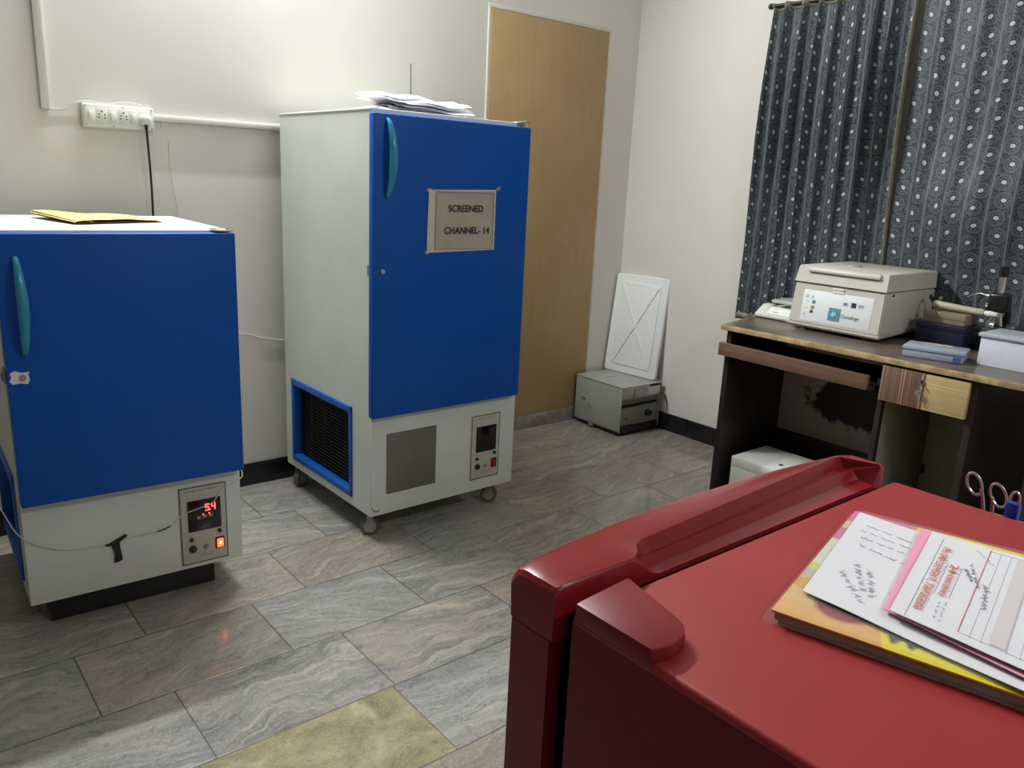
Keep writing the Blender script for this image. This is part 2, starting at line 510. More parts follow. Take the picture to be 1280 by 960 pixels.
# ------------------------------------------------------------------ mesh builder
class MB:
    def __init__(self):
        self.bm = bmesh.new()

    def _xf(self, verts, rot=None, loc=None):
        if rot is not None:
            bmesh.ops.rotate(self.bm, verts=verts, cent=(0, 0, 0), matrix=rot if isinstance(rot, Matrix) else Euler(rot).to_matrix())
        if loc is not None:
            bmesh.ops.translate(self.bm, verts=verts, vec=loc)

    def box(self, x0, x1, y0, y1, z0, z1, bev=0.0, seg=2, rot=None, loc=None):
        g = bmesh.ops.create_cube(self.bm, size=1.0)
        vs = g['verts']
        for v in vs:
            v.co = Vector((x0 + (v.co.x + .5) * (x1 - x0), y0 + (v.co.y + .5) * (y1 - y0), z0 + (v.co.z + .5) * (z1 - z0)))
        if bev > 0:
            es = list({e for v in vs for e in v.link_edges})
            r = bmesh.ops.bevel(self.bm, geom=es, offset=bev, segments=seg, profile=0.5, affect='EDGES')
            vs = list({v for f in r['faces'] for v in f.verts} | {v for v in vs if v.is_valid})
        self._xf(vs, rot, loc)
        return self

    def cyl(self, p0, p1, r, r1=None, n=20, caps=True):
        p0, p1 = Vector(p0), Vector(p1)
        d = p1 - p0
        g = bmesh.ops.create_cone(self.bm, cap_ends=caps, segments=n, radius1=r, radius2=r if r1 is None else r1, depth=d.length)
        q = Vector((0, 0, 1)).rotation_difference(d.normalized())
        bmesh.ops.rotate(self.bm, verts=g['verts'], cent=(0, 0, 0), matrix=q.to_matrix())
        bmesh.ops.translate(self.bm, verts=g['verts'], vec=(p0 + p1) / 2)
        return self

    def sph(self, c, r, sx=1, sy=1, sz=1, n=16):
        g = bmesh.ops.create_uvsphere(self.bm, u_segments=n, v_segments=max(6, n // 2), radius=r)
        for v in g['verts']:
            v.co = Vector((v.co.x * sx, v.co.y * sy, v.co.z * sz)) + Vector(c)
        return self

    def tube(self, pts, r, n=8, closed=False):
        pts = [Vector(p) for p in pts]
        N = len(pts)
        rings = []
        prev = None
        for i, p in enumerate(pts):
            if closed:
                t = pts[(i + 1) % N] - pts[i - 1]
            else:
                t = pts[min(i + 1, N - 1)] - pts[max(i - 1, 0)]
            t.normalize()
            if prev is None:
                a = Vector((0, 0, 1)) if abs(t.z) < .9 else Vector((1, 0, 0))
                prev = t.cross(a).normalized()
            x = (prev - t * prev.dot(t)).normalized()
            prev = x
            y = t.cross(x)
            rr = r(i / max(1, N - 1)) if callable(r) else r
            rings.append([self.bm.verts.new(p + (x * math.cos(2 * PI * k / n) + y * math.sin(2 * PI * k / n)) * rr) for k in range(n)])
        for i in range(N if closed else N - 1):
            A, B = rings[i], rings[(i + 1) % N]
            for k in range(n):
                self.bm.faces.new((A[k], A[(k + 1) % n], B[(k + 1) % n], B[k]))
        if not closed:
            self.bm.faces.new(list(reversed(rings[0])))
            self.bm.faces.new(rings[-1])
        return self

    def prism(self, poly, z0, z1, bev=0.0, plane='xy'):
        """extrude a closed polygon; plane says which axes the polygon lies in"""
        def mk(a, b, c):
            return {'xy': (a, b, c), 'xz': (a, c, b), 'yz': (c, a, b)}[plane]
        lo = [self.bm.verts.new(mk(a, b, z0)) for a, b in poly]
        hi = [self.bm.verts.new(mk(a, b, z1)) for a, b in poly]
        n = len(poly)
        fs = [self.bm.faces.new(lo), self.bm.faces.new(hi)]
        for i in range(n):
            fs.append(self.bm.faces.new((lo[i], lo[(i + 1) % n], hi[(i + 1) % n], hi[i])))
        bmesh.ops.recalc_face_normals(self.bm, faces=fs)
        if bev > 0:
            es = list({e for f in fs for e in f.edges})
            bmesh.ops.bevel(self.bm, geom=es, offset=bev, segments=2, profile=0.5, affect='EDGES')
        return self

    def loft(self, rings, cap=True):
        R = [[self.bm.verts.new(p) for p in r] for r in rings]
        n = len(R[0])
        fs = []
        for a, b in zip(R, R[1:]):
            for k in range(n):
                fs.append(self.bm.faces.new((a[k], a[(k + 1) % n], b[(k + 1) % n], b[k])))
        if cap:
            fs.append(self.bm.faces.new(R[0]))
            fs.append(self.bm.faces.new(R[-1]))
        bmesh.ops.recalc_face_normals(self.bm, faces=fs)
        return self

    def sheet(self, f, nu, nv, thick=0.0):
        """grid surface from f(u,v) -> xyz; optional thickness straight down"""
        top = [[self.bm.verts.new(f(i / nu, j / nv)) for j in range(nv + 1)] for i in range(nu + 1)]
        fs = []
        for i in range(nu):
            for j in range(nv):
                fs.append(self.bm.faces.new((top[i][j], top[i + 1][j], top[i + 1][j + 1], top[i][j + 1])))
        if thick:
            bot = [[self.bm.verts.new(v.co - Vector((0, 0, thick))) for v in row] for row in top]
            for i in range(nu):
                for j in range(nv):
                    fs.append(self.bm.faces.new((bot[i][j + 1], bot[i + 1][j + 1], bot[i + 1][j], bot[i][j])))
            per = [(i, 0) for i in range(nu)] + [(nu, j) for j in range(nv)] + [(i, nv) for i in range(nu, 0, -1)] + [(0, j) for j in range(nv, 0, -1)]
            for k in range(len(per)):
                a, b = per[k], per[(k + 1) % len(per)]
                fs.append(self.bm.faces.new((top[a[0]][a[1]], bot[a[0]][a[1]], bot[b[0]][b[1]], top[b[0]][b[1]])))
        bmesh.ops.recalc_face_normals(self.bm, faces=fs)
        return self

    def build(self, name, mat, parent=None, smooth=True, label=None):
        me = bpy.data.meshes.new(name)
        self.bm.to_mesh(me)
        self.bm.free()
        o = bpy.data.objects.new(name, me)
        COL.objects.link(o)
        me.materials.append(MAT[mat] if isinstance(mat, str) else mat)
        if smooth:
            for p in me.polygons:
                p.use_smooth = True
            try:
                me.set_sharp_from_angle(angle=math.radians(35))
            except Exception:
                pass
        if parent is not None:
            o.parent = parent
        if label:
            o['label'] = label
        return o


def tag(o, label, cat, group=None):
    o['label'] = label
    o['category'] = cat
    if group:
        o['group'] = group
    return o


def thing(name, label, cat, loc=(0, 0, 0), rz=0.0, group=None, ry=0.0):
    o = bpy.data.objects.new(name, None)
    o.empty_display_size = 0.05
    COL.objects.link(o)
    o.location = loc
    o.rotation_euler = (0, ry, rz)
    return tag(o, label, cat, group)


def struct(o):
    o['kind'] = 'structure'
    return o


def text(name, s, size, mat, parent, mtx, thick=0.0004, ax='CENTER', sx=1.0, bold=0.0):
    cu = bpy.data.curves.new(name, 'FONT')
    cu.body = s
    cu.size = size
    cu.align_x = ax
    cu.align_y = 'CENTER'
    cu.extrude = thick
    cu.offset = bold
    tmp = bpy.data.objects.new(name + '_tmp', cu)
    COL.objects.link(tmp)
    bpy.context.view_layer.update()
    me = bpy.data.meshes.new_from_object(tmp.evaluated_get(bpy.context.evaluated_depsgraph_get()))
    bpy.data.objects.remove(tmp)
    me.transform(Matrix.Diagonal((sx, 1, 1, 1)))
    me.transform(mtx)
    me.name = name
    me.materials.clear()
    me.materials.append(MAT[mat])
    o = bpy.data.objects.new(name, me)
    COL.objects.link(o)
    if parent is not None:
        o.parent = parent
    return o


FACE_FRONT = Matrix.Rotation(PI / 2, 4, 'X')      # text reads on a face that looks towards local -y


def at(x, y, z, m=FACE_FRONT):
    return Matrix.Translation((x, y, z)) @ m


def bez(p, n=24):
    """smooth curve through points (Catmull-Rom)"""
    p = [Vector(q) for q in p]
    out = []
    for i in range(len(p) - 1):
        p0, p1, p2, p3 = p[max(i - 1, 0)], p[i], p[i + 1], p[min(i + 2, len(p) - 1)]
        for k in range(n):
            t = k / n
            out.append(0.5 * ((2 * p1) + (p2 - p0) * t + (2 * p0 - 5 * p1 + 4 * p2 - p3) * t * t + (3 * p1 - p0 - 3 * p2 + p3) * t ** 3))
    out.append(p[-1])
    return out


# ================================================================== ROOM
RX0, RY0, RH = -6.2, -6.0, 3.20


def floor():
    bm = bmesh.new()
    uvl = bm.loops.layers.uv.new('grout')
    cl = bm.loops.layers.float_color.new('tile')
    rows = [0.02, -0.05, -0.36, -0.665, -0.985, -1.302, -1.617, -1.928, -2.24, -2.55, -2.86, -3.17, -3.48, -3.79, -4.10, -4.41, -4.72, -5.03, -5.34, -5.65, -6.02]
    known = {
        2: [-3.22, -2.72, -2.25, -1.72, -1.2, -0.70, -0.2],
        3: [-3.0, -2.49, -1.98, -1.45, -1.048, -0.52],
        4: [-3.195, -2.68, -2.21, -1.74, -1.275, -0.78, -0.3],
        5: [-3.017, -2.525, -1.998, -1.5, -1.0, -0.5],
        6: [-3.06, -2.535, -2.03, -1.53, -1.0, -0.52],
    }
    r = random.Random(21)
    for i in range(len(rows) - 1):
        y1, y0 = rows[i], rows[i + 1]
        xs = known.get(i)
        if xs is None:
            o = r.random() * 0.5
            xs = [-6.1 + o + 0.505 * k for k in range(13)]
        xs = [x for x in xs if RX0 < x < 0]
        x = min(xs)
        while x > RX0 + 0.25:
            x -= 0.51
            xs.append(x)
        xs = sorted([RX0 - 0.02] + [q for q in xs if q > RX0] + [0.02])
        for a, b in zip(xs, xs[1:]):
            vs = [bm.verts.new((q, p, 0)) for q, p in ((a, y0), (b, y0), (b, y1), (a, y1))]
            f = bm.faces.new(vs)
            seed, tint, yel = r.random(), r.random(), 0.0
            if i == 6 and abs(a + 3.06) < .01:
                yel = 1.0
            if i == 6 and abs(a + 2.535) < .01:
                tint = 0.95
            if i == 4 and abs(a + 2.68) < .01:
                tint = 0.85
            if i == 5 and abs(a + 2.525) < .01:
                tint = 0.62
            if i == 6 and a < -3.06:
                tint = 0.9
            if i == 5 and a < -3.0 and b < -2.9:
                tint = 0.9
            if a > -1.8:
                tint *= 0.45
            for lp in f.loops:
                lp[cl] = (seed, tint, yel, 1)
            # distance to the nearest joint needs a subdivided face: split in 4 via centre grid
    # inset every face so that the UV can carry distance from the joint
    for f in list(bm.faces):
        col = tuple(f.loops[0][cl])
        vs = list(f.verts)
        x0, x1 = vs[0].co.x, vs[1].co.x
        y0, y1 = vs[0].co.y, vs[2].co.y
        bm.faces.remove(f)
        m = 0.05
        gx = [x0, x0 + m, x1 - m, x1]
        gy = [y0, y0 + min(m, (y1 - y0) / 3), y1 - min(m, (y1 - y0) / 3), y1]
        if x1 - x0 < 0.11:
            gx = [x0, x0 + (x1 - x0) / 3, x1 - (x1 - x0) / 3, x1]
        P = [[bm.verts.new((q, p, 0)) for p in gy] for q in gx]
        for a in range(3):
            for b in range(3):
                nf = bm.faces.new((P[a][b], P[a + 1][b], P[a + 1][b + 1], P[a][b + 1]))
                for lp in nf.loops:
                    c = lp.vert.co
                    lp[uvl].uv = (min(c.x - x0, x1 - c.x), min(c.y - y0, y1 - c.y))
                    lp[cl] = col
    bmesh.ops.delete(bm, geom=[v for v in bm.verts if not v.link_faces], context='VERTS')
    bmesh.ops.remove_doubles(bm, verts=bm.verts, dist=0.0002)
    # give the slab a body
    me = bpy.data.meshes.new('floor')
    bm.to_mesh(me)
    bm.free()
    me.materials.append(MAT['floor'])
    o = bpy.data.objects.new('floor', me)
    COL.objects.link(o)
    struct(o)


floor()
T = 0.12
struct(MB().box(RX0 - T, T, 0, T, -0.05, RH + T).build('wall_back', 'wall', smooth=False))
struct(MB().box(0, T, RY0 - T, 0, -0.05, RH + T).build('wall_right', 'wall', smooth=False))
struct(MB().box(RX0 - T, RX0, RY0 - T, 0, -0.05, RH + T).build('wall_left', 'wall_dim', smooth=False))
struct(MB().box(RX0, 0, RY0 - T, RY0, -0.05, RH + T).build('wall_front', 'wall', smooth=False))
struct(MB().box(RX0, 0, RY0, 0, RH, RH + T).build('ceiling', 'ceiling', smooth=False))
struct(MB().box(RX0, -1.035, -0.012, 0, 0, 0.1, 0.002).build('baseboard_back', 'black_skirting'))
b = MB()
for y0, y1 in ((-0.60, -0.0125), (-1.12, -0.602), (-1.7, -1.122), (-2.3, -1.702), (RY0, -2.302)):
    b.box(-0.012, 0, y0, y1, 0, 0.1, 0.002)
struct(b.build('baseboard_right', 'black_skirting'))
struct(MB().box(-1.035, -0.012, -0.016, 0, 0, 0.078, 0.003).build('baseboard_corner', 'grey_skirting'))
# blind doorway closed with a brown board, thin plaster lip round it
d1 = MB().box(-1.0428, -0.2452, -0.010, 0.002, 0.080, 2.146, 0.002).build('door_1', 'brown_board')
struct(d1)
b = MB()
b.box(-1.058, -0.230, -0.006, 0.001, 2.148, 2.166, 0.001)
b.box(-0.2435, -0.230, -0.006, 0.001, 0.08, 2.148, 0.001)
b.box(-1.058, -1.0445, -0.006, 0.001, 0.1, 2.148, 0.001)
struct(b.build('trim_1', 'white_frame'))


# ================================================================== tube fitting above the frame, added fill fitting behind it
def light_fitting(loc, rz, label):
    t = thing('tube_fill_light', label, 'ceiling light', loc, rz)
    MB().box(-0.62, 0.62, -0.045, 0, -0.03, 0.03, 0.006).build('housing', 'plastic_white', t)
    for s in (-1, 1):
        MB().box(s * 0.60 - 0.015, s * 0.60 + 0.015, -0.085, -0.04, -0.022, 0.022, 0.004).build('lamp_holder', 'plastic_white', t)
    MB().cyl((-0.585, -0.07, 0), (0.585, -0.07, 0), 0.013, n=16).build('tube', 'tube_on', t)
    return t


MAT['tube_on'] = emissive('lit_tube', (1.0, 0.98, 0.92), 6.0)
light_fitting((-2.32, 0, 2.94), 0, 'white fluorescent tube fitting on the back wall above the tall blue fridge')
tl = light_fitting((-1.7, -4.6, RH), 0, 'added unseen fill light fitting on the ceiling behind the camera')
tl.rotation_euler = (PI / 2, 0, 0)

# ================================================================== wall fittings
t = tag(MB().box(-2.974, -2.947, -0.018, 0, 1.525, RH, 0.002).build('cable_trunking', 'plastic_ivory'),
        'white upright cable trunking on the back wall at far left', 'cable trunking')
t = tag(MB().box(-2.612, -2.0, -0.016, 0, 1.513, 1.534, 0.002).build('cable_trunking', 'plastic_ivory'),
        'white level cable trunking running from the switchboard behind the tall fridge', 'cable trunking')

sb = thing('switchboard', 'white six-module switch and socket board on the back wall', 'switchboard', (-2.851, 0, 1.474))
MB().box(0, 0.240, -0.028, 0, 0, 0.082, 0.003).build('back_box', 'plastic_ivory', sb)
MB().box(0.004, 0.236, -0.034, -0.028, 0.004, 0.078, 0.002).build('faceplate', 'plastic_white', sb)
for i, x in enumerate((0.026, 0.098, 0.167)):
    MB().box(x - 0.016, x + 0.016, -0.0355, -0.033, 0.016, 0.066, 0.001).build('switch_module', 'plastic_ivory', sb)
    MB().box(x - 0.008, x + 0.008, -0.041, -0.0345, 0.026, 0.056, 0.002, rot=None).build('rocker', 'plastic_white', sb)
for x in (0.062, 0.134, 0.205):
    s = MB().box(x - 0.018, x + 0.018, -0.0355, -0.033, 0.014, 0.068, 0.001).build('socket', 'plastic_ivory', sb)
    m = MB()
    for dx, dz, r in ((0, 0.056, 0.0034), (-0.009, 0.046, 0.0026), (0.009, 0.045, 0.0026), (-0.010, 0.036, 0.0026), (0.010, 0.035, 0.0026)):
        m.cyl((x + dx, -0.0358, dz), (x + dx, -0.034, dz), r, n=10)
    m.build('pin_hole', 'black', s)
for x, z in ((0.010, 0.010), (0.010, 0.073), (0.098, 0.008), (0.134, 0.0745), (0.230, 0.009), (0.230, 0.073)):
    MB().cyl((x, -0.036, z), (x, -0.034, z), 0.0024, n=10).build('screw', 'dull_zinc', sb)

pl = thing('power_plug', 'round white plug pushed into the switchboard with a black cable hanging down', 'plug', (-2.6465, -0.0362, 1.512))
MB().cyl((0, -0.030, 0), (0, 0, 0), 0.0165, 0.0205, n=24).sph((0, -0.030, 0), 0.0165, sy=0.35).build('plug_body', 'plastic_ivory', pl)
MB().cyl((0, -0.016, -0.034), (0, -0.016, -0.015), 0.0050, 0.0075, n=12).build('strain_relief', 'black', pl)
MB().tube(bez([(0, -0.016, -0.030), (0.003, -0.014, -0.10), (0.008, -0.006, -0.22), (0.010, 0.004, -0.35), (0.008, 0.012, -0.6), (0.0, 0.016, -0.9), (-0.03, 0.016, -1.2)], 8), 0.0042, 8).build('cable', 'wire_black', pl)

tag(MB().tube(bez([(-2.945, -0.004, 1.528), (-2.905, -0.004, 1.531), (-2.87, -0.006, 1.553), (-2.83, -0.006, 1.564), (-2.76, -0.006, 1.560), (-2.71, -0.006, 1.569), (-2.66, -0.006, 1.567), (-2.612, -0.006, 1.548), (-2.585, -0.006, 1.512), (-2.58, -0.006, 1.49)], 6), 0.0016, 6).build('wall_wire', 'wire_white'),
    'thin white wire looping over the top of the switchboard', 'wire')
tag(MB().tube(bez([(-2.556, -0.003, 1.44), (-2.555, -0.003, 1.36), (-2.548, -0.004, 1.27), (-2.536, -0.004, 1.19), (-2.545, -0.003, 1.10)], 6), 0.0012, 6).build('wall_wire', 'wire_white'),
    'thin white thread hanging on the wall right of the black plug cable', 'wire')
tag(MB().tube(bez([(-2.62, -0.20, 0.705), (-2.45, -0.06, 0.69), (-2.30, -0.004, 0.681), (-2.20, -0.004, 0.652), (-2.11, -0.004, 0.640), (-2.0, -0.01, 0.66)], 6), 0.0016, 6).build('wall_wire', 'wire_white'),
    'thin white wire stretched along the wall between the two blue fridges', 'wire')
tag(MB().tube([(-1.486, -0.004, 1.845), (-1.485, -0.004, 1.70), (-1.484, -0.004, 1.5)], 0.0014, 6).build('wall_wire', 'wire_black'),
    'thin dark upright wire on the wall above the papers', 'wire')


# ================================================================== blue blood-bank fridges
def caster(parent, x, y, zt, ang):
    c = MB()
    R = 0.036
    ca, sa = math.cos(ang), math.sin(ang)
    ox, oy = x + 0.018 * ca, y + 0.018 * sa      # wheel trails the pivot
    ax = Vector((-sa, ca, 0))
    cen = Vector((ox, oy, R))
    c.box(-0.028, 0.028, -0.028, 0.028, zt - 0.004, zt, 0.001, loc=(x, y, 0))
    c.cyl((x, y, zt - 0.014), (x, y, zt - 0.003), 0.018, n=16)
    for s in (-1, 1):
        o = ax * (s * 0.0165)
        rot = Matrix.Rotation(ang, 3, 'Z')
        c.box(-0.013, 0.013, -0.0018, 0.0018, R - 0.008, zt - 0.012, 0.0008, rot=rot, loc=(ox + o.x, oy + o.y, 0))
    p = c.build('caster', 'dull_zinc', parent)
    MB().cyl(cen - ax * 0.013, cen + ax * 0.013, R, n=28).build('wheel', 'wheel', p)
    MB().cyl(cen - ax * 0.0185, cen + ax * 0.0185, 0.014, n=16).cyl(cen - ax * 0.0148, cen + ax * 0.0148, 0.024, n=20).build('hub', 'wheel_hub', p)


def seven_seg(m, x, z, w, h, segs, y):
    t = h * 0.13
    S_ = {'a': (0, w, h - t, h), 'g': (0, w, h / 2 - t / 2, h / 2 + t / 2), 'd': (0, w, 0, t),
          'f': (0, t, h / 2, h), 'b': (w - t, w, h / 2, h), 'e': (0, t, 0, h / 2), 'c': (w - t, w, 0, h / 2)}
    for s in segs:
        a = S_[s]
        m.box(x + a[0], x + a[1], y - 0.0006, y, z + a[2], z + a[3])


def blue_fridge(name, label, loc, rz, ry, w, d, z0, z1, db, dt, dx0, dx1, dthick, handle, lock_z, ctrl, lit, grille, vent=None, casters=True):
    t = thing(name, label, 'fridge', loc, rz, ry=ry)
    # cabinet: five-sided steel box with a recess for the side grille
    gx0, gx1, gz0, gz1 = grille                       # y range and z range of the side grille
    m = MB()
    m.box(0.041, w, 0.0, d, z0, z1)
    m.box(0, 0.041, 0.0, gx0, z0, z1)
    m.box(0, 0.041, gx1, d, z0, z1)
    m.box(0, 0.041, gx0, gx1, gz1, z1)
    m.box(0, 0.041, gx0, gx1, z0, gz0)
    m.build('cabinet', 'cabinet_white', t)
    MB().box(-0.004, w + 0.003, 0.001, d + 0.002, z1 - 0.004, z1 + 0.004, 0.003).build('top_panel', 'cabinet_white', t)
    # blue framed side grille
    f = 0.032
    g = MB()
    g.box(-0.008, 0.036, gx0, gx0 + f * 0.55, gz0, gz1, 0.003)
    g.box(-0.008, 0.036, gx1 - f * 0.55, gx1, gz0, gz1, 0.003)
    g.box(-0.008, 0.036, gx0, gx1, gz0, gz0 + f * 0.8, 0.003)
    g.box(-0.008, 0.036, gx0, gx1, gz1 - f * 0.8, gz1, 0.003)
    gf = g.build('grille_frame', 'blue_trim', t)
    MB().box(0.0385, 0.0398, gx0 + 0.01, gx1 - 0.01, gz0 + 0.01, gz1 - 0.01).build('grille_shade', 'dark_void', gf)
    s = MB()
    n = 20
    for k in range(n):
        z = gz0 + f + (gz1 - gz0 - 2 * f) * (k + .5) / n
        s.box(-0.0045, 0.0045, gx0 + 0.012, gx1 - 0.012, -0.0012, 0.0012, rot=(0, math.radians(35), 0), loc=(0.028, 0, z))
    for k in range(1, 9):
        y = gx0 + (gx1 - gx0) * k / 9
        s.box(0.030, 0.033, y - 0.0015, y + 0.0015, gz0 + 0.012, gz1 - 0.012)
    s.build('louvre', 'black', gf, smooth=False)
    # gasket and door
    MB().box(dx0 + 0.02, w + dx1 - 0.02, -0.012, 0.002, db + 0.02, dt - 0.02, 0.002).build('gasket', 'old_grey_dark', t)
    dr = MB().box(dx0, w + dx1, -dthick - 0.010, -0.010, db, dt, 0.004, 3).build('door', 'blue_door', t)
    yf = -dthick - 0.010
    # bowed teal handle
    hx, hz0, hz1, hw = handle
    rings = []
    N = 26
    for i in range(N + 1):
        q = i / N
        z = hz0 + (hz1 - hz0) * q
        arch = math.sin(PI * q)
        wd = 0.006 + hw * arch ** 0.8
        depth = 0.036 * arch ** 0.55
        th = 0.005 + 0.010 * arch
        lean = 0.004 * math.sin(PI * q)
        ring = []
        for a in range(12):
            ph = 2 * PI * a / 12
            ring.append((hx + lean + wd * math.cos(ph), yf - depth - 0.003 + th * math.sin(ph), z))
        rings.append(ring)
    MB().loft(rings).build('handle', 'teal', dr)
    for zz in (hz0 + 0.012, hz1 - 0.012):
        MB().cyl((hx, yf - 0.012, zz), (hx, yf + 0.001, zz), 0.006, n=12).build('handle_mount', 'teal', dr)
    MB().cyl((dx0 + 0.036, yf - 0.006, lock_z), (dx0 + 0.036, yf + 0.001, lock_z), 0.0085, n=20).box(dx0 + 0.0352, dx0 + 0.0368, yf - 0.0068, yf - 0.005, lock_z - 0.005, lock_z + 0.005).build('lock', 'steel', dr)
    # latch on the hinge-free edge, hinge on top at the right
    MB().box(-0.006, 0.001, -0.034, 0.018, lock_z - 0.02, lock_z + 0.018, 0.002).box(-0.010, -0.004, -0.02, 0.004, lock_z - 0.012, lock_z + 0.008, 0.002).build('latch', 'dull_zinc', t)
    hg = MB()
    hg.box(w - 0.055, w + dx1 - 0.004, yf + 0.006, 0.03, z1 + 0.003, z1 + 0.008, 0.001)
    hg.cyl((w + dx1 - 0.016, yf + 0.018, dt - 0.002), (w + dx1 - 0.016, yf + 0.018, z1 + 0.013), 0.006, n=14)
    hg.build('hinge', 'steel', t)
    # lower apron
    MB().box(0.0, w, -0.006, 0.003, z0 + 0.001, db - 0.006, 0.002).build('apron', 'cabinet_white', t)
    if vent:
        MB().box(vent[0], vent[1], -0.010, -0.004, vent[2], vent[3], 0.002).build('vent_plate', 'vent', t)
    # control panel
    x0, x1, cz0, cz1 = ctrl
    cw, ch = x1 - x0, cz1 - cz0
    cp = MB().box(x0, x1, -0.0095, -0.004, cz0, cz1, 0.003).build('control_panel', 'panel_grey', t)
    b = MB()
    for q in ((x0 + .002, x1 - .002, cz0 + .002, cz0 + .0045), (x0 + .002, x1 - .002, cz1 - .0045, cz1 - .002),
              (x0 + .002, x0 + .0045, cz0 + .002, cz1 - .002), (x1 - .0045, x1 - .002, cz0 + .002, cz1 - .002)):
        b.box(q[0], q[1], -0.0101, -0.0090, q[2], q[3])
    b.build('panel_border', 'ink_black', cp)
    sx0, sx1 = x0 + cw * 0.17, x0 + cw * 0.86
    sz0, sz1 = cz0 + ch * 0.425, cz0 + ch * 0.82
    sc = MB().box(sx0, sx1, -0.0135, -0.009, sz0, sz1, 0.003).build('display', 'screen', cp)
    y = -0.0136
    if lit:
        hgt = 0.023
        m = MB()
        cx = sx0 + (sx1 - sx0) * 0.52
        cz = sz0 + (sz1 - sz0) * 0.62
        seven_seg(m, cx, cz, 0.0125, hgt, 'afgcd', y)
        m.box(cx + 0.0150, cx + 0.0176, y - 0.0006, y, cz, cz + 0.003)
        seven_seg(m, cx + 0.0200, cz, 0.0125, hgt, 'fgbc', y)
        m.box(cx - 0.009, cx - 0.005, y - 0.0006, y, cz - 0.013, cz - 0.009)
        m.box(cx + 0.010, cx + 0.014, y - 0.0006, y, cz - 0.012, cz - 0.008)
        m.build('digits', 'red_led', sc)
        b = MB()
        for k in range(3):
            bx = cx - 0.026 + k * 0.0185
            b.box(bx, bx + 0.012, y - 0.0005, y, cz - 0.024 + k * 0.001, cz - 0.015 + k * 0.001)
        b.build('display_key', 'label_grey', sc)
    for kx, kz, r, nm, mt in ((0.22, 0.325, 0.0065, 'indicator', 'black'), (0.82, 0.375, 0.0065, 'indicator', 'black'),
                              (0.24, 0.20, 0.0125, 'fuse_cap', 'black'), (0.52, 0.20, 0.0085, 'knob', 'old_grey_dark')):
        px, pz = x0 + cw * kx, cz0 + ch * kz
        MB().cyl((px, -0.017, pz), (px, -0.009, pz), r * 0.85, r, n=20).build(nm, mt, cp)
    rx, rz_ = x0 + cw * 0.815, cz0 + ch * 0.215
    k = MB().box(rx - 0.0145, rx + 0.0145, -0.0125, -0.009, rz_ - 0.020, rz_ + 0.020, 0.002).build('rocker_switch', 'black', cp)
    MB().box(rx - 0.010, rx + 0.010, -0.0165, -0.012, rz_ - 0.015, rz_ + 0.015, 0.002).build('rocker', 'red_lamp' if lit else 'red_dark', k)
    if lit:
        MB().sph((rx + 0.001, -0.0166, rz_ + 0.001), 0.005, sy=0.25).build('lamp_core', 'red_hot', k)
    # printed lines above and below
    rr = random.Random(5)
    for zc, hh, xa, xb in ((cz1 - 0.0155, 0.0042, x0 + cw * .12, x1 - cw * .14), (cz0 + ch * 0.115, 0.0030, x0 + cw * .40, x1 - cw * .26),
                           (cz0 + ch * 0.085, 0.0026, x0 + cw * .44, x1 - cw * .34)):
        b = MB()
        x = xa
        while x < xb:
            l_ = rr.uniform(.004, .011)
            b.box(x, min(x + l_, xb), -0.0100, -0.0092, zc - hh / 2, zc + hh / 2)
            x += l_ + rr.uniform(.0012, .003)
        b.build('printed_line', 'label_grey', cp, smooth=False)
    if not casters:
        MB().box(0.055, w - 0.075, 0.06, d - 0.06, 0.003, z0 + 0.001, 0.003).build('underside_shade', 'black', t)  # black block added to darken the shaded space under the short fridge
        for cx, cy in ((0.15, 0.19), (w - 0.17, 0.19), (0.15, d - 0.10), (w - 0.17, d - 0.10)):
            MB().cyl((cx, cy, 0), (cx, cy, 0.006), 0.022, n=16).build('foot', 'rubber', t)
        return t, yf
    for cx, cy, a in ((0.05, 0.05, 2.6), (w - 0.055, 0.05, 2.35), (0.05, d - 0.05, 3.6), (w - 0.055, d - 0.05, 2.2)):
        caster(t, cx, cy, z0 + 0.001, a)
    return t, yf


TALL = (-2.1375, -0.7937)
tall, yfA = blue_fridge('blood_bank_fridge', 'tall white cabinet fridge with one blue door and a paper sign, on casters', (TALL[0], TALL[1], 0), 0.0062, 0.0,
                        0.690, 0.722, 0.100, 1.572, 0.4987, 1.558, -0.0148, -0.0151, 0.032,
                        (0.036, 1.285, 1.545, 0.009), 1.033, (0.462, 0.612, 0.150, 0.428), False, (0.135, 0.655, 0.136, 0.500),
                        (0.066, 0.290, 0.180, 0.420))
short, yfB = blue_fridge('blood_bank_fridge', 'short white cabinet fridge with one blue door and a lit red display at left', (-3.2622, -0.8088, 0), -0.0395, 0.0,
                         0.6166, 0.632, 0.100, 1.1735, 0.4224, 1.172, 0.0, 0.0, 0.042,
                         (0.046, 0.853, 1.115, 0.0085), 0.7937, (0.421, 0.570, 0.114, 0.380), True, (0.09, 0.56, 0.14, 0.47), casters=False)
# chipped corner on the tall fridge, torn sticker round the short one's lock
chip = MB()
chip.prism([(0.000, 0.148), (0.012, 0.128), (0.026, 0.121), (0.040, 0.124), (0.032, 0.114), (0.016, 0.116), (0.004, 0.132)], -0.0068, -0.0058, plane='xz')
chip.build('chipped_corner', 'old_grey_dark', tall)
st = MB()
st.prism([(0.004, 0.784), (0.012, 0.776), (0.030, 0.778), (0.046, 0.774), (0.052, 0.786), (0.048, 0.800), (0.053, 0.808), (0.034, 0.806), (0.018, 0.813), (0.006, 0.806), (0.010, 0.796)], yfB - 0.0009, yfB - 0.0002, plane='xz')
st.build('torn_sticker', 'paper', short)

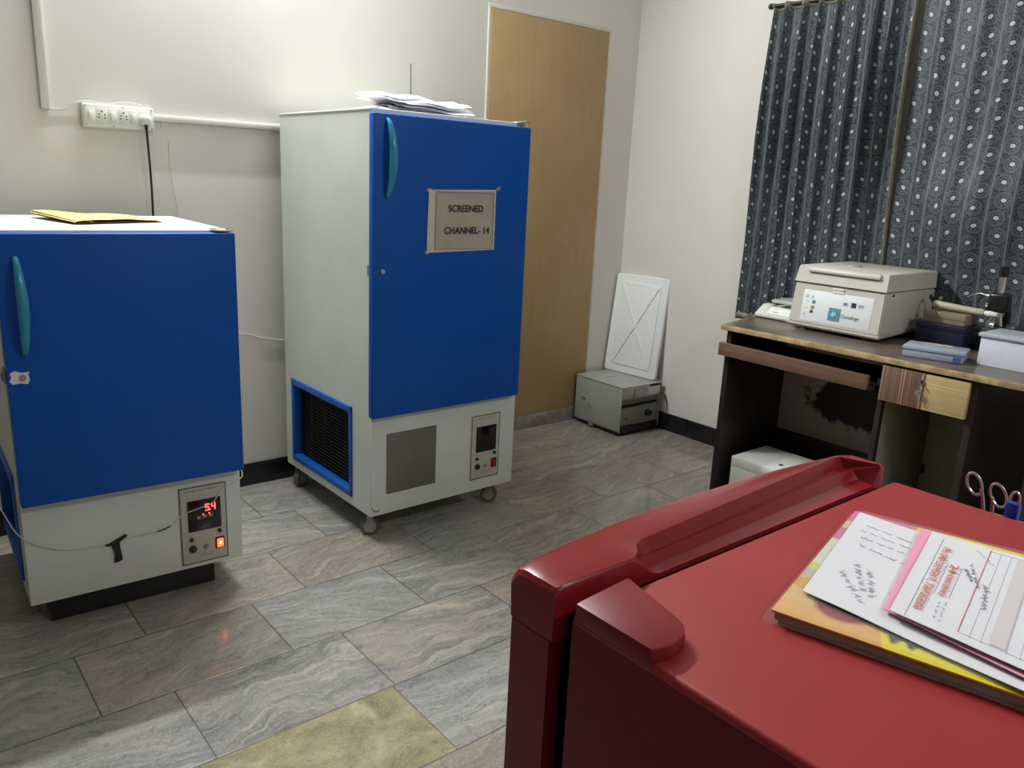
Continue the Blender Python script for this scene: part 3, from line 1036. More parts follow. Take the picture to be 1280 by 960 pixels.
# taped temperature-probe wire across the short fridge
pw = thing('probe_wire', 'thin white probe wire taped across the front of the short blue fridge', 'wire', (-3.2622, -0.8088, 0), -0.0395)
MB().tube(bez([(-0.09, 0.10, 0.50), (-0.045, 0.01, 0.41), (-0.014, -0.012, 0.335), (0.03, -0.012, 0.292), (0.09, -0.012, 0.262), (0.15, -0.010, 0.250), (0.21, -0.009, 0.249), (0.27, -0.009, 0.254), (0.35, -0.010, 0.254), (0.39, -0.012, 0.262), (0.43, -0.0125, 0.292), (0.48, -0.016, 0.306), (0.525, -0.016, 0.318), (0.555, -0.0125, 0.355), (0.60, -0.0105, 0.372), (0.625, -0.006, 0.386), (0.625, 0.02, 0.42)], 8), 0.0016, 6).build('wire', 'wire_white', pw)
MB().tube(bez([(0.352, -0.0112, 0.2545), (0.372, -0.0118, 0.257), (0.392, -0.0132, 0.264)], 6), 0.0021, 6).build('wire_tip', 'wire_black', pw)
tp = MB()
tp.prism([(0.203, 0.245), (0.215, 0.247), (0.262, 0.268), (0.268, 0.262), (0.256, 0.253), (0.245, 0.246), (0.246, 0.225), (0.250, 0.188), (0.236, 0.182), (0.226, 0.184), (0.230, 0.210), (0.222, 0.240), (0.210, 0.240)], -0.0125, -0.0095, plane='xz')
tp.build('black_tape', 'tape_black', pw)

# paper sign on the tall door
sg = thing('paper_sign', 'faded printed paper notice taped to the tall blue door', 'sign', (TALL[0], TALL[1], 0), 0.0062)
SX0, SX1, SZ0, SZ1 = 0.203, 0.512, 1.094, 1.316
def signf(u, v):
    x = SX0 + (SX1 - SX0) * u + (0.005 * v if u < .5 else 0)
    z = SZ0 + (SZ1 - SZ0) * v + 0.006 * u * (1 if v < .5 else 1.2)
    y = yfA - 0.0022 - 0.0016 * abs(noise.noise(Vector((u * 4, v * 4, 3)))) * 1.2
    return (x, y, z)
m = MB(); m.sheet(signf, 16, 12); m.build('sheet', 'paper_edge', sg)
def signf2(u, v):
    p = signf(0.115 + 0.855 * u, 0.045 + 0.925 * v)
    return (p[0], p[1] - 0.0006, p[2])
m = MB(); m.sheet(signf2, 16, 12); m.build('printed_panel', 'paper_old', sg)
ln = MB()
for q in ((0.236, 0.240, 1.106, 1.307), (0.500, 0.503, 1.112, 1.313), (0.236, 0.503, 1.104, 1.1075), (0.236, 0.503, 1.3085, 1.312)):
    ln.box(q[0], q[1], yfA - 0.0056, yfA - 0.0050, q[2], q[3])
ln.build('border_line', 'label_grey', sg)
text('lettering', 'SCREENED', 0.034, 'ink_black', sg, at(0.372, yfA - 0.0058, 1.2515), 0.0002, sx=0.98, bold=0.0007)
text('lettering', 'CHANNEL- 14', 0.034, 'ink_black', sg, at(0.380, yfA - 0.0058, 1.172), 0.0002, sx=0.98, bold=0.0007)
for poly in ([(0.512, 1.322), (0.521, 1.334), (0.528, 1.336), (0.534, 1.328), (0.522, 1.318)],
             [(0.196, 1.310), (0.205, 1.322), (0.222, 1.321), (0.214, 1.308)],
             [(0.194, 1.098), (0.205, 1.086), (0.214, 1.090), (0.206, 1.102)]):
    MB().prism(poly, yfA - 0.0016, yfA - 0.0006, plane='xz').build('tape_corner', 'label_grey', sg)

# pile of loose papers on the tall fridge
NP = 14
SLR = [0.0, 0.0]
WHERE = {0: 'widest bottom sheet of the loose white paper pile on the tall fridge', NP - 1: 'topmost sheet of the loose white paper pile on the tall fridge'}
for i in range(NP):
    r = random.Random(140 + i)
    L = 0.27 + 0.07 * r.random()
    Wd = 0.19 + 0.05 * r.random()
    cx = 0.275 + (r.random() - .5) * 0.05
    if i == 0:
        L, cx = 0.38, 0.300
    cy = 0.160 + (r.random() - .5) * 0.03
    rot = (r.random() - .5) * 0.40
    base = 1.5775 + i * 0.0042
    k_ = i / (NP - 1)
    SLR[0] += r.uniform(0, 2) / NP
    SLR[1] += r.uniform(0, 2) / NP
    sl, sr = SLR
    sd = r.random() * 50
    def pf(u, v, L=L, Wd=Wd, cx=cx, cy=cy, rot=rot, base=base, sd=sd, sl=sl, sr=sr, k_=k_, i=i):
        x, y = (u - .5) * L, (v - .5) * Wd
        X = cx + x * math.cos(rot) - y * math.sin(rot)
        Y = cy + x * math.sin(rot) + y * math.cos(rot)
        # the whole pile swells in the middle; single sheets only add slight creases of their own
        swell = 0.010 * k_ * math.exp(-((X - 0.22) / 0.10) ** 2) + 0.004 * k_ * math.sin(X * 26 + 1.0)
        crease = 0.0016 * noise.noise(Vector((u * 6 + sd, v * 2.5, sd))) * min(1, i)
        curl = 0.008 * (sl * max(0, 0.2 - u) / .2 + sr * max(0, u - 0.8) / .2)
        front = -min(base - 1.5775, 0.016) * (max(0, 0.34 - v) / .34) ** 1.6
        return (X, Y, base + max(0.0, swell) + crease + curl + front)
    m = MB(); m.sheet(pf, 22, 8)
    o = m.build('paper_sheet', 'paper_thin')
    o.location = (TALL[0], TALL[1], 0)
    o.rotation_euler = (0, 0, 0.0062)
    tag(o, WHERE.get(i, 'creased white paper sheet inside the loose pile on the tall fridge'), 'paper', 'loose papers on the tall fridge')

# yellow envelope on the short fridge
def envf(u, v):
    A, B, Cc, D = (0.235, 0.185), (0.500, 0.300), (0.455, 0.560), (0.160, 0.500)
    x = (A[0] * (1 - u) + B[0] * u) * (1 - v) + (D[0] * (1 - u) + Cc[0] * u) * v
    y = (A[1] * (1 - u) + B[1] * u) * (1 - v) + (D[1] * (1 - u) + Cc[1] * u) * v
    z = 1.1855 + 0.010 * (1 - u) * (0.3 + v * 1.2) + 0.010 * math.sin(PI * u) * (1 - v) * .4 + 0.004 * noise.noise(Vector((u * 3, v * 3, 5)))
    return (x, y, z)
ev = thing('envelope', 'yellow paper envelope lying on top of the short blue fridge', 'envelope', (-3.2622, -0.8088, 0), -0.0395)
m = MB(); m.sheet(envf, 16, 12, 0.0010); m.build('front_sheet', 'envelope', ev)
m = MB(); m.sheet(lambda u, v: (envf(u, v)[0] + 0.004, envf(u, v)[1] + 0.006, 1.1795 + (envf(u, v)[2] - 1.1855) * 0.55), 16, 12, 0.0010); m.build('back_sheet', 'envelope_in', ev)
m = MB(); m.sheet(lambda u, v: (envf(0, v)[0] + (u - .1) * 0.05, envf(0.12 * u, v)[1], 1.1825 + (envf(0, v)[2] - 1.1855) * 0.8 + 0.006 * math.sin(PI * u)), 6, 12, 0.0008); m.build('flap', 'envelope', ev)


# ================================================================== old grey appliance and foam lid in the corner
ap = thing('grey_appliance', 'old dusty grey metal incubator box standing in the room corner', 'appliance', (-0.348, -0.404, 0), math.radians(-1.5))
aw, ad_, az0, az1 = 0.318, 0.372, 0.022, 0.280
m = MB()
m.box(0.0, 0.006, 0, ad_, az0, az1, 0.002)
m.box(aw - 0.006, aw, 0, ad_, az0, az1, 0.002)
m.box(0.005, aw - 0.005, 0.045, ad_, az0, az1 - 0.004, 0.0)
m.box(0.005, aw - 0.005, 0.012, ad_, az0 + 0.004, az0 + 0.010)
m.build('casing', 'old_grey', ap)
MB().box(-0.003, aw + 0.003, -0.004, ad_ + 0.003, az1 - 0.003, az1 + 0.003, 0.002).build('top_panel', 'old_grey', ap)
MB().box(0.008, aw - 0.008, 0.004, 0.046, az1 - 0.072, az1 - 0.022, 0.002).build('name_strip', 'nameplate', ap)
MB().box(0.006, aw - 0.10, 0.0, 0.0075, az1 - 0.020, az1 - 0.004, 0.001).build('top_lip', 'nameplate', ap)
MB().box(aw - 0.115, aw - 0.012, -0.0005, 0.0045, az1 - 0.062, az1 - 0.016, 0.001).build('bright_plate', 'plastic_ivory', ap)
MB().box(0.10, 0.106, 0.0, 0.0045, az1 - 0.072, az1 - 0.022).build('divider', 'old_grey_dark', ap)
MB().box(0.008, aw - 0.008, 0.020, 0.047, az0 + 0.150, az1 - 0.072, 0.001).build('shadow_panel', 'old_grey_dark', ap)
MB().box(0.006, aw - 0.020, 0.006, 0.047, az0 + 0.034, az0 + 0.148, 0.002).build('front_panel', 'old_grey_dark', ap)
MB().box(0.006, aw - 0.020, 0.004, 0.047, az0 + 0.139, az0 + 0.148, 0.001).build('panel_edge', 'black', ap)
kb = MB().cyl((0.222, -0.018, 0.112), (0.222, 0.007, 0.112), 0.0165, 0.020, n=24).build('dial_knob', 'black', ap)
MB().cyl((0.222, -0.0195, 0.112), (0.222, -0.0175, 0.112), 0.0135, n=24).build('dial_cap', 'chrome', kb)
MB().cyl((0.052, 0.001, 0.095), (0.052, 0.007, 0.095), 0.006, n=14).build('indicator', 'black', ap)
MB().box(0.0, aw, 0.004, ad_, 0.012, az0 + 0.004).box(0.006, aw - 0.01, 0.000, 0.05, az0 + 0.002, az0 + 0.032, 0.002).build('plinth', 'black', ap)
for x, y in ((0.03, 0.03), (aw - 0.03, 0.03), (0.03, ad_ - 0.03), (aw - 0.03, ad_ - 0.03)):
    MB().cyl((x, y, 0.0), (x, y, 0.014), 0.016, 0.014, n=14).build('foot', 'rubber', ap)
hk = MB()
hk.tube(bez([(-0.002, 0.262, 0.128), (-0.012, 0.252, 0.140), (-0.014, 0.240, 0.126), (-0.003, 0.236, 0.118)], 6), 0.0028, 8)
hk.box(-0.008, 0.001, 0.285, 0.315, 0.153, 0.163, 0.002)
hk.build('side_catch', 'dull_zinc', ap)
MB().box(-0.012, 0.002, 0.205, 0.240, 0.004, 0.024, 0.003).build('side_foot', 'dull_zinc', ap)
MB().tube(bez([(0.02, ad_ * .55, az1 + 0.0035), (0.09, ad_ * .62, az1 + 0.0035), (0.16, ad_ * .56, az1 + 0.0035)], 6), 0.0018, 6).build('scratch_wire', 'old_grey_dark', ap)
tag(MB().tube(bez([(-0.030, -0.406, 0.215), (-0.014, -0.428, 0.205), (-0.012, -0.448, 0.15), (-0.020, -0.452, 0.08), (-0.030, -0.43, 0.012), (-0.026, -0.36, 0.006)], 8), 0.0032, 8).build('appliance_cord', 'wire_black'),
    'black cord hanging beside the old grey appliance at the wall', 'cord')

# foam lid leaning on the right wall, standing on the appliance
LH, LW, LT = 0.578, 0.370, 0.030
def foam_lid():
    t = thing('foam_box_lid', 'white foam box lid with a raised cross leaning on the wall atop the grey appliance', 'lid')
    # local: x across (world -y), z up the slab, y into the slab (towards the wall)
    m = MB()
    m.prism([(0.012, 0), (LW - 0.012, 0), (LW, 0.012), (LW, LH - 0.012), (LW - 0.012, LH), (0.012, LH), (0, LH - 0.012), (0, 0.012)], 0.0, LT * 0.55, 0.003, plane='xz')
    m.build('slab', 'foam', t)
    m = MB()
    m.box(0.001, LW - 0.001, LT * 0.55 + 0.0005, LT, 0.001, LH - 0.001, 0.006)
    m.build('lower_rim', 'foam_dirty', t)
    b = MB()
    e = 0.046
    b.box(e, LW - e, -0.006, 0.004, e, LH - e, 0.003)
    pn = b.build('raised_panel', 'foam', t)
    x0, x1, z0, z1 = e + .012, LW - e - .012, e + .012, LH - e - .012
    r = MB()
    L = math.hypot(x1 - x0, z1 - z0)
    a = math.atan2(z1 - z0, x1 - x0)
    for s in (1, -1):
        r.box(-L / 2, L / 2, -0.0125, -0.003, -0.006, 0.006, 0.0028, rot=(0, -s * a, 0), loc=((x0 + x1) / 2, 0, (z0 + z1) / 2))
    r.box(-0.013, 0.013, -0.0128, -0.003, -0.013, 0.013, 0.003, rot=(0, PI / 4, 0), loc=((x0 + x1) / 2, 0, (z0 + z1) / 2))
    r.build('cross_rib', 'foam', t)
    return t


fl = foam_lid()
p0 = Vector((-0.098, -0.010, 0.2835))        # bottom far corner
p1 = Vector((-0.066, -0.372, 0.2835))        # bottom near corner
ptop = Vector((-0.034, -0.022, 0.850))
xa = (p1 - p0).normalized()
za = (ptop - p0); za = (za - xa * za.dot(xa)).normalized()
ya = za.cross(xa).normalized()
fm = Matrix((xa, ya, za)).transposed().to_4x4()
fm.translation = p0 + Vector((0, -0.006, 0.002))
fl.matrix_world = fm

# ================================================================== desk
DX, DZ = -0.70, 0.81          # front plane, top height
dk = thing('desk', 'dark laminate computer desk with a pale chipped edge, below the curtain', 'desk', (0, 0, 0))
top = [(-0.706, -1.262), (-0.07, -1.142), (-0.07, -2.95), (-0.706, -2.95)]
MB().prism(top, DZ - 0.017, DZ).build('desktop', 'desk_top', dk)
MB().prism([(-0.716, -1.258), (-0.706, -1.2605), (-0.706, -2.95), (-0.716, -2.95)], DZ - 0.021, DZ + 0.0005, 0.002).prism([(-0.716, -1.258), (-0.706, -1.262), (-0.07, -1.142), (-0.07, -1.136)], DZ - 0.019, DZ + 0.0005, 0.001).build('edge_band', 'desk_edge', dk)
def panel(name, mat, x0, x1, y0, y1, z0, z1, bev=0.001):
    return MB().box(x0, x1, y0, y1, z0, z1, bev).build(name, mat, dk)
panel('side_panel', 'desk_dark', -0.69, -0.05, -1.300, -1.276, 0.0, DZ - 0.021)
panel('side_panel', 'desk_dark', -0.695, -0.262, -1.977, -1.958, 0.0, DZ - 0.021)
panel('side_panel', 'desk_dark', -0.695, -0.05, -2.287, -2.264, 0.0, DZ - 0.021)
panel('side_panel', 'desk_dark', -0.695, -0.05, -2.925, -2.90, 0.0, DZ - 0.021)
panel('pedestal_lining', 'desk_pale', -0.672, -0.266, -1.9802, -1.9772, 0.05, 0.645)
panel('pedestal_back', 'desk_pale', -0.262, -0.246, -2.264, -1.958, 0.05, DZ - 0.03)
panel('cable_slot', 'black', -0.2635, -0.2615, -1.997, -1.981, 0.28, 0.32)
bp = MB().box(0, 0.655, 0, 0.014, 0.29, 0.775, 0.001).build('back_panel', 'stained', dk)
bp.location = (-0.250, -1.302, 0)
bp.rotation_euler = (0, 0, -PI / 2)
panel('under_desk_shade', 'desk_dark', -0.250, -0.236, -1.958, -1.30, 0.03, 0.289)  # dark board added where the open space under the desk is only shaded
panel('inner_rail', 'desk_dark', -0.275, -0.215, -1.958, -1.30, 0.70, DZ - 0.022)
# keyboard tray with its front board
tr = panel('keyboard_tray', 'desk_dark', -0.700, -0.32, -1.945, -1.315, 0.678, 0.694)
fr = MB().box(0, 0.662, 0, 0.020, -0.0275, 0.0275, 0.003).build('tray_front', 'tray_wood', tr)
fr.location = (-0.722, -1.262, 0.708)
fr.rotation_euler = (0, math.radians(0.4), -PI / 2)
for y_ in (-1.318, -1.955):
    MB().box(-0.69, -0.35, y_, y_ + 0.010, 0.70, 0.722).build('tray_runner', 'desk_dark', tr)
# lockable drawer
dw = MB().box(-0.69, -0.30, -2.258, -1.982, 0.662, 0.775, 0.001).build('drawer', 'desk_dark', dk)
f1 = MB().box(0, 0.1535, 0, 0.018, 0, 0.128, 0.001).build('drawer_front', 'drawer_wood', dw)
f2 = MB().box(0.1537, 0.298, -0.0004, 0.018, 0.0005, 0.1275, 0.001).build('drawer_front_patch', 'drawer_pale', dw)
for f in (f1, f2):
    f.location = (-0.712, -1.968, 0.652)
    f.rotation_euler = (0, 0, -PI / 2)
lk = MB().cyl((-0.717, -2.112, 0.749), (-0.708, -2.112, 0.749), 0.0105, n=24).build('lock', 'steel', dw)
MB().cyl((-0.7185, -2.112, 0.749), (-0.716, -2.112, 0.749), 0.0055, n=16).build('lock_core', 'black', lk)
ky = thing('drawer_key', 'small steel key hanging from the drawer lock by a ring', 'key', (-0.720, -2.112, 0.742))
ring = [(math.sin(a) * 0.002 - 0.002, math.cos(a) * 0.006, -0.016 + 0.020 * math.sin(a) * .5) for a in [2 * PI * k / 20 for k in range(20)]]
MB().tube(ring, 0.001, 6, closed=True).build('ring', 'steel', ky)
m = MB()
m.prism([(-0.009, -0.026), (0.000, -0.022), (0.012, -0.026), (0.016, -0.032), (0.010, -0.040), (0.000, -0.042), (-0.010, -0.036)], -0.010, -0.0075, 0.0005, plane='yz')
m.prism([(-0.004, -0.040), (0.002, -0.041), (-0.002, -0.060), (-0.008, -0.058)], -0.0098, -0.0082, plane='yz')
m.build('blade', 'steel', ky)
b = MB()
b.cyl((-0.004, 0, 0.0066), (-0.016, 0, 0.0066), 0.0028, n=10)
b.build('key_in_lock', 'steel', ky)

# white carton under the desk
cb = thing('white_carton', 'white box with a dark spot standing under the left bay of the desk', 'box', (-0.690, -1.372, 0.0), -PI / 2)
MB().box(0, 0.33, 0, 0.262, 0.0, 0.238, 0.003).build('body', 'plastic_ivory', cb)
MB().box(-0.001, 0.331, -0.001, 0.263, 0.205, 0.250, 0.003).build('lid', 'plastic_ivory', cb)
MB().cyl((0.19, 0.08, 0.2495), (0.19, 0.08, 0.2515), 0.010, n=16).build('spot', 'black', cb)

# ================================================================== curtains
def curtain(name, label, y0, y1, ztop, zbot, npl, amp, cloth, seed, x_mid=-0.052, seam=None, flare=0.0, top_amp=0.5, bulge=None):
    """pleated cloth hanging on a rod; y runs from y0 (far) to y1 (near)"""
    r = random.Random(seed)
    bm = bmesh.new()
    uvl = bm.loops.layers.uv.new('cloth')
    NU, NV = npl * 14, 46
    ph = [r.uniform(-.7, .7) for _ in range(npl + 2)]
    am = [amp * r.uniform(0.65, 1.25) for _ in range(npl + 2)]
    pos = [[None] * (NV + 1) for _ in range(NU + 1)]
    for i in range(NU + 1):
        u = i / NU
        for j in range(NV + 1):
            v = j / NV
            z = ztop + (zbot - ztop) * v
            k = u * npl
            a = am[int(k)] * (1 - (k % 1)) + am[int(k) + 1] * (k % 1)
            p = ph[int(k)] * (1 - (k % 1)) + ph[int(k) + 1] * (k % 1)
            near = min(1.0, max(0.0, (1.95 - z) / 0.85)) ** 1.5
            a *= 1.0 - 0.5 * near
            grow = top_amp + (1 - top_amp) * min(1, v * 2.5)
            w = math.sin(2 * PI * k + p + 0.5 * math.sin(v * 2.2 + seed + k))
            w2 = math.sin(4 * PI * k + 2 * p + 1.1 + 0.7 * math.sin(k * 1.7 + seed))
            x = x_mid + a * grow * (w + 0.30 * w2) * (0.85 + 0.15 * math.sin(3 * v + k))
            y = y0 + (y1 - y0) * u + flare * v * (0.5 - u) + 0.010 * grow * math.cos(2 * PI * k + p) * (amp / 0.03)
            y += 0.008 * noise.noise(Vector((u * 5, v * 2, seed)))
            if bulge:
                x += bulge(u, v)
            x += 0.026 * near
            pos[i][j] = Vector((min(x, -0.008), y, z))
    # arc length of cloth along the mid height drives the pattern
    arc = [0.0]
    for i in range(NU):
        arc.append(arc[-1] + (pos[i + 1][NV // 2] - pos[i][NV // 2]).length)
    sc = cloth / arc[-1] if cloth else 1.0
    vs = [[bm.verts.new(p) for p in row] for row in pos]
    for i in range(NU):
        for j in range(NV):
            f = bm.faces.new((vs[i][j], vs[i][j + 1], vs[i + 1][j + 1], vs[i + 1][j]))
            f.smooth = True
            for lp, (a, b) in zip(f.loops, ((i, j), (i, j + 1), (i + 1, j + 1), (i + 1, j))):
                lp[uvl].uv = (arc[a] * sc + 0.02, (1 - b / NV) * (ztop - zbot))
    me = bpy.data.meshes.new('drape')
    bm.to_mesh(me)
    bm.free()
    me.materials.append(MAT['curtain'])
    t = thing(name, label, 'curtain', (0, 0, 0), 0, 'patterned curtains on the right wall')
    o = bpy.data.objects.new('drape', me)
    COL.objects.link(o)
    o.parent = t
    sol = o.modifiers.new('cloth', 'SOLIDIFY')
    sol.thickness = 0.0012
    # pale lining strips: bottom hem, top heading, selvedge
    def strip(nm, i0, i1, j0, j1, off, mat='curtain_hem'):
        m = MB()
        a = [[m.bm.verts.new(pos[i][j] + Vector((-off, 0, 0))) for j in range(j0, j1 + 1)] for i in range(i0, i1 + 1)]
        for i in range(len(a) - 1):
            for j in range(len(a[0]) - 1):
                m.bm.faces.new((a[i][j], a[i][j + 1], a[i + 1][j + 1], a[i + 1][j]))
        q = m.build(nm, mat, t)
        q.modifiers.new('cloth', 'SOLIDIFY').thickness = 0.001
    strip('heading', 0, NU, 0, 1, 0.003)
    strip('hem', 0, NU, NV - 1, NV, 0.002)
    if seam:
        strip('selvedge', seam[0] % (NU + 1) if seam[0] >= 0 else NU + seam[0], NU if seam[1] == -1 else seam[1], 0, NV, 0.002)
    return t


curtain('curtain', 'dark patterned curtain with deep folds hanging at the left, beside the bare wall', -0.892, -1.574, 2.214, 0.722, 8, 0.036, 1.40, 3, seam=(-2, -1), flare=0.05)
def bul(u, v):
    # the cloth is pushed towards the room low down, then falls back to the wall
    return -0.06 * math.exp(-((v - 0.66) / 0.16) ** 2) * math.exp(-((u - 0.22) / 0.16) ** 2)
curtain('curtain', 'dark patterned curtain hanging flatter at the right, behind the microscope', -1.590, -2.95, 2.214, 0.83, 11, 0.013, None, 8, x_mid=-0.046, bulge=bul)
rd = thing('curtain_rod', 'thin black curtain rod on the right wall above the window curtains', 'curtain rod')
MB().cyl((-0.050, -0.868, 2.204), (-0.050, -3.0, 2.204), 0.0085, n=14).build('rod', 'rod', rd)
MB().sph((-0.050, -0.864, 2.204), 0.014).build('finial', 'rod', rd)
m = MB()
for y in (-0.878, -2.98):
    m.box(-0.058, 0.0, y - 0.006, y + 0.006, 2.192, 2.216, 0.002)
m.build('bracket', 'rod', rd)

# ================================================================== things on the desk
# --- centrifuge (front faces world -x): local x -> world -y, local y -> world +x
CW, CD, CH = 0.395, 0.435, 0.250
cf = thing('centrifuge', 'grey benchtop centrifuge with a white front label, standing on the desk', 'centrifuge', (-0.490, -1.432, DZ), -PI / 2)
hb = 0.183
# body tapers slightly: bottom front is set out, front face leans back
def cross(y0, y1, z0, z1, x0, x1):
    return [(x0, y0, z0), (x1, y0, z0), (x1, y1, z1), (x0, y1, z1)]
m = MB()
m.loft([[(0.004, 0.004, 0.014), (CW - 0.004, 0.004, 0.014), (CW - 0.004, CD, 0.030), (0.004, CD, 0.030)],
        [(-0.006, -0.004, 0.022), (CW + 0.002, -0.004, 0.022), (CW + 0.002, CD + 0.004, 0.042), (-0.006, CD + 0.004, 0.042)],
        [(-0.006, -0.004, 0.030), (CW + 0.002, -0.004, 0.030), (CW + 0.002, CD + 0.004, 0.052), (-0.006, CD + 0.004, 0.052)]])
m.build('base_skirt', 'centrifuge', cf)
m = MB()
m.loft([[(0.000, 0.000, 0.030), (CW, 0.000, 0.030), (CW, CD, 0.044), (0.000, CD, 0.044)],
        [(0.006, 0.014, hb + 0.012), (CW - 0.002, 0.014, hb + 0.012), (CW, CD, hb + 0.012), (0.006, CD, hb + 0.012)]])
bmesh.ops.bevel(m.bm, geom=list(m.bm.edges), offset=0.004, segments=2, affect='EDGES')
m.build('body', 'centrifuge', cf)
m = MB()
m.box(0.008, CW - 0.006, 0.018, CD - 0.004, hb + 0.009, hb + 0.020)
m.build('seam', 'centrifuge_line', cf)
m = MB()
m.loft([[(0.003, 0.008, hb + 0.0165), (CW + 0.001, 0.008, hb + 0.0165), (CW + 0.001, CD + 0.002, hb + 0.0165), (0.003, CD + 0.002, hb + 0.0165)],
        [(0.010, 0.022, 0.262), (CW - 0.004, 0.022, 0.262), (CW - 0.004, CD + 0.002, 0.264), (0.010, CD + 0.002, 0.264)],
        [(0.014, 0.028, 0.266), (CW - 0.008, 0.028, 0.266), (CW - 0.008, CD - 0.004, 0.268), (0.014, CD - 0.004, 0.268)]])
ld = m.build('lid', 'centrifuge', cf)
m = MB()
m.prism([(0.006, 0.244), (0.006, 0.254), (0.014, 0.264), (0.026, 0.266), (0.030, 0.256), (0.022, 0.244)], 0.058, 0.362, 0.002, plane='yz')
m.build('lid_handle', 'centrifuge', ld)
MB().cyl((0.155, 0.20, 0.2655), (0.155, 0.20, 0.2735), 0.030, 0.028, n=28).build('lid_button', 'beige', ld)
# label: sits on the leaning front face
LA = math.atan2(0.014, hb + 0.012 - 0.030)
lab = thing('front_label', '', '')
del lab['label'], lab['category']
bpy.data.objects.remove(lab)
LM = Matrix.Translation((0, 0, 0.030)) @ Matrix.Rotation(-LA, 4, 'X')
m = MB()
m.box(0.052, 0.352, -0.0012, 0.001, 0.012, 0.140, 0.0006)
m.bm.transform(LM)
lb = m.build('front_label', 'label_white', cf)
def on_label(name, mat, boxes, parent, y=-0.0018):
    m = MB()
    for (x0, x1, z0, z1) in boxes:
        m.box(x0, x1, y, y + 0.0008, z0, z1)
    m.bm.transform(LM)
    return m.build(name, mat, parent, smooth=False)
lg = on_label('logo', 'logo_rim', [(0.174, 0.226, 0.028, 0.080)], lb)
on_label('logo_field', 'logo_teal', [(0.1775, 0.2225, 0.0315, 0.0765)], lg, -0.0022)
m = MB()
m.prism([(0.186, 0.050), (0.196, 0.046), (0.208, 0.058), (0.204, 0.066), (0.198, 0.060), (0.192, 0.070)], -0.0027, -0.0019, plane='xz')
m.bm.transform(LM)
m.build('logo_mark', 'logo_pale', lg)
text('lettering', 'Dianafuge', 0.0225, 'print_teal', lb, LM @ at(0.229, -0.0019, 0.052), 0.0003, ax='LEFT', sx=0.86)
for q_ in [(0.228, 0.252, 0.094, 0.110), (0.292, 0.318, 0.094, 0.110)]:
    on_label('badge', 'print_lilac', [q_], lb, -0.0016)
on_label('badge_mark', 'print_navy', [(0.264, 0.285, 0.092, 0.112)], lb)
for q_ in [(0.234, 0.246, 0.097, 0.107), (0.296, 0.314, 0.101, 0.104)]:
    on_label('badge_mark', 'print_teal', [q_], lb)
for q_ in [(0.062, 0.078, 0.105, 0.120), (0.066, 0.082, 0.092, 0.096), (0.064, 0.080, 0.063, 0.067), (0.062, 0.074, 0.034, 0.044), (0.088, 0.100, 0.104, 0.118)]:
    on_label('key_legend', 'print_lilac', [q_], lb, -0.0016)
on_label('touch_key', 'print_teal', [(0.096, 0.110, 0.086, 0.099)], lb)
on_label('touch_key', 'print_amber', [(0.094, 0.108, 0.063, 0.077)], lb)
on_label('touch_key', 'print_navy', [(0.093, 0.105, 0.046, 0.058)], lb)
m = MB()
m.box(0.176, 0.226, 0.008, 0.014, hb - 0.016, hb - 0.004, 0.002)
m.box(0.176, 0.226, 0.0065, 0.0125, hb - 0.002, hb + 0.006, 0.002)
m.build('latch', 'plastic_white', cf)
m = MB(); m.box(CW - 0.006, CW + 0.0045, 0.045, 0.085, hb - 0.010, hb + 0.010, 0.001)
s_ = m.build('side_notch', 'plastic_ivory', cf)
MB().box(CW + 0.003, CW + 0.0052, 0.052, 0.072, hb - 0.002, hb + 0.008).build('notch_slot', 'black', s_)
for x, y in ((0.065, 0.024), (CW - 0.06, 0.035), (0.05, CD - 0.05), (CW - 0.05, CD - 0.05)):
    MB().cyl((x, y, 0.0), (x, y, 0.018), 0.022, 0.014, n=16).build('foot', 'rubber', cf)

# --- electronic balance
sc = thing('balance', 'small white electronic balance with glowing yellow digits, left of the centrifuge', 'scale', (-0.385, -1.196, DZ), -PI / 2)
m = MB()
m.prism([(0.0, 0.006), (0.006, 0.001), (0.24, 0.001), (0.24, 0.04), (0.10, 0.04), (0.060, 0.052), (0.0, 0.018)], 0.0, 0.205, 0.003, plane='yz')
m.build('housing', 'scale_body', sc)
m = MB()
m.prism([(0.004, 0.019), (0.060, 0.056), (0.095, 0.058), (0.105, 0.036), (0.05, 0.02)], 0.0, 0.046, 0.003, plane='yz')
m.build('bubble_housing', 'scale_body', sc)
SA = math.atan2(0.034, 0.060)
SMx = Matrix.Translation((0, 0.0, 0.018)) @ Matrix.Rotation(SA, 4, 'X')
m = MB(); m.box(0.054, 0.20, 0.006, 0.058, 0.0005, 0.0035, 0.001); m.bm.transform(SMx)
dp = m.build('display_plate', 'label_white', sc)
m = MB()
for a, b in ((0.060, 0.078), (0.100, 0.118), (0.124, 0.136), (0.145, 0.16)):
    m.box(a, b, 0.036, 0.044, 0.0034, 0.0042)
m.bm.transform(SMx); m.build('digits', 'scale_lcd', dp)
m = MB()
m.box(0.082, 0.108, 0.0205, 0.0235, 0.0034, 0.0040); m.bm.transform(SMx); m.build('maker_print', 'print_teal', dp)
MB().cyl((0.105, 0.155, 0.038), (0.105, 0.155, 0.066), 0.02, n=14).build('pan_post', 'steel', sc)
m = MB()
m.prism([(0.03, 0.085), (0.185, 0.085), (0.195, 0.095), (0.195, 0.225), (0.185, 0.235), (0.03, 0.235), (0.02, 0.225), (0.02, 0.095)], 0.064, 0.076, 0.002, plane='xy')
m.build('weighing_pan', 'pan_steel', sc)

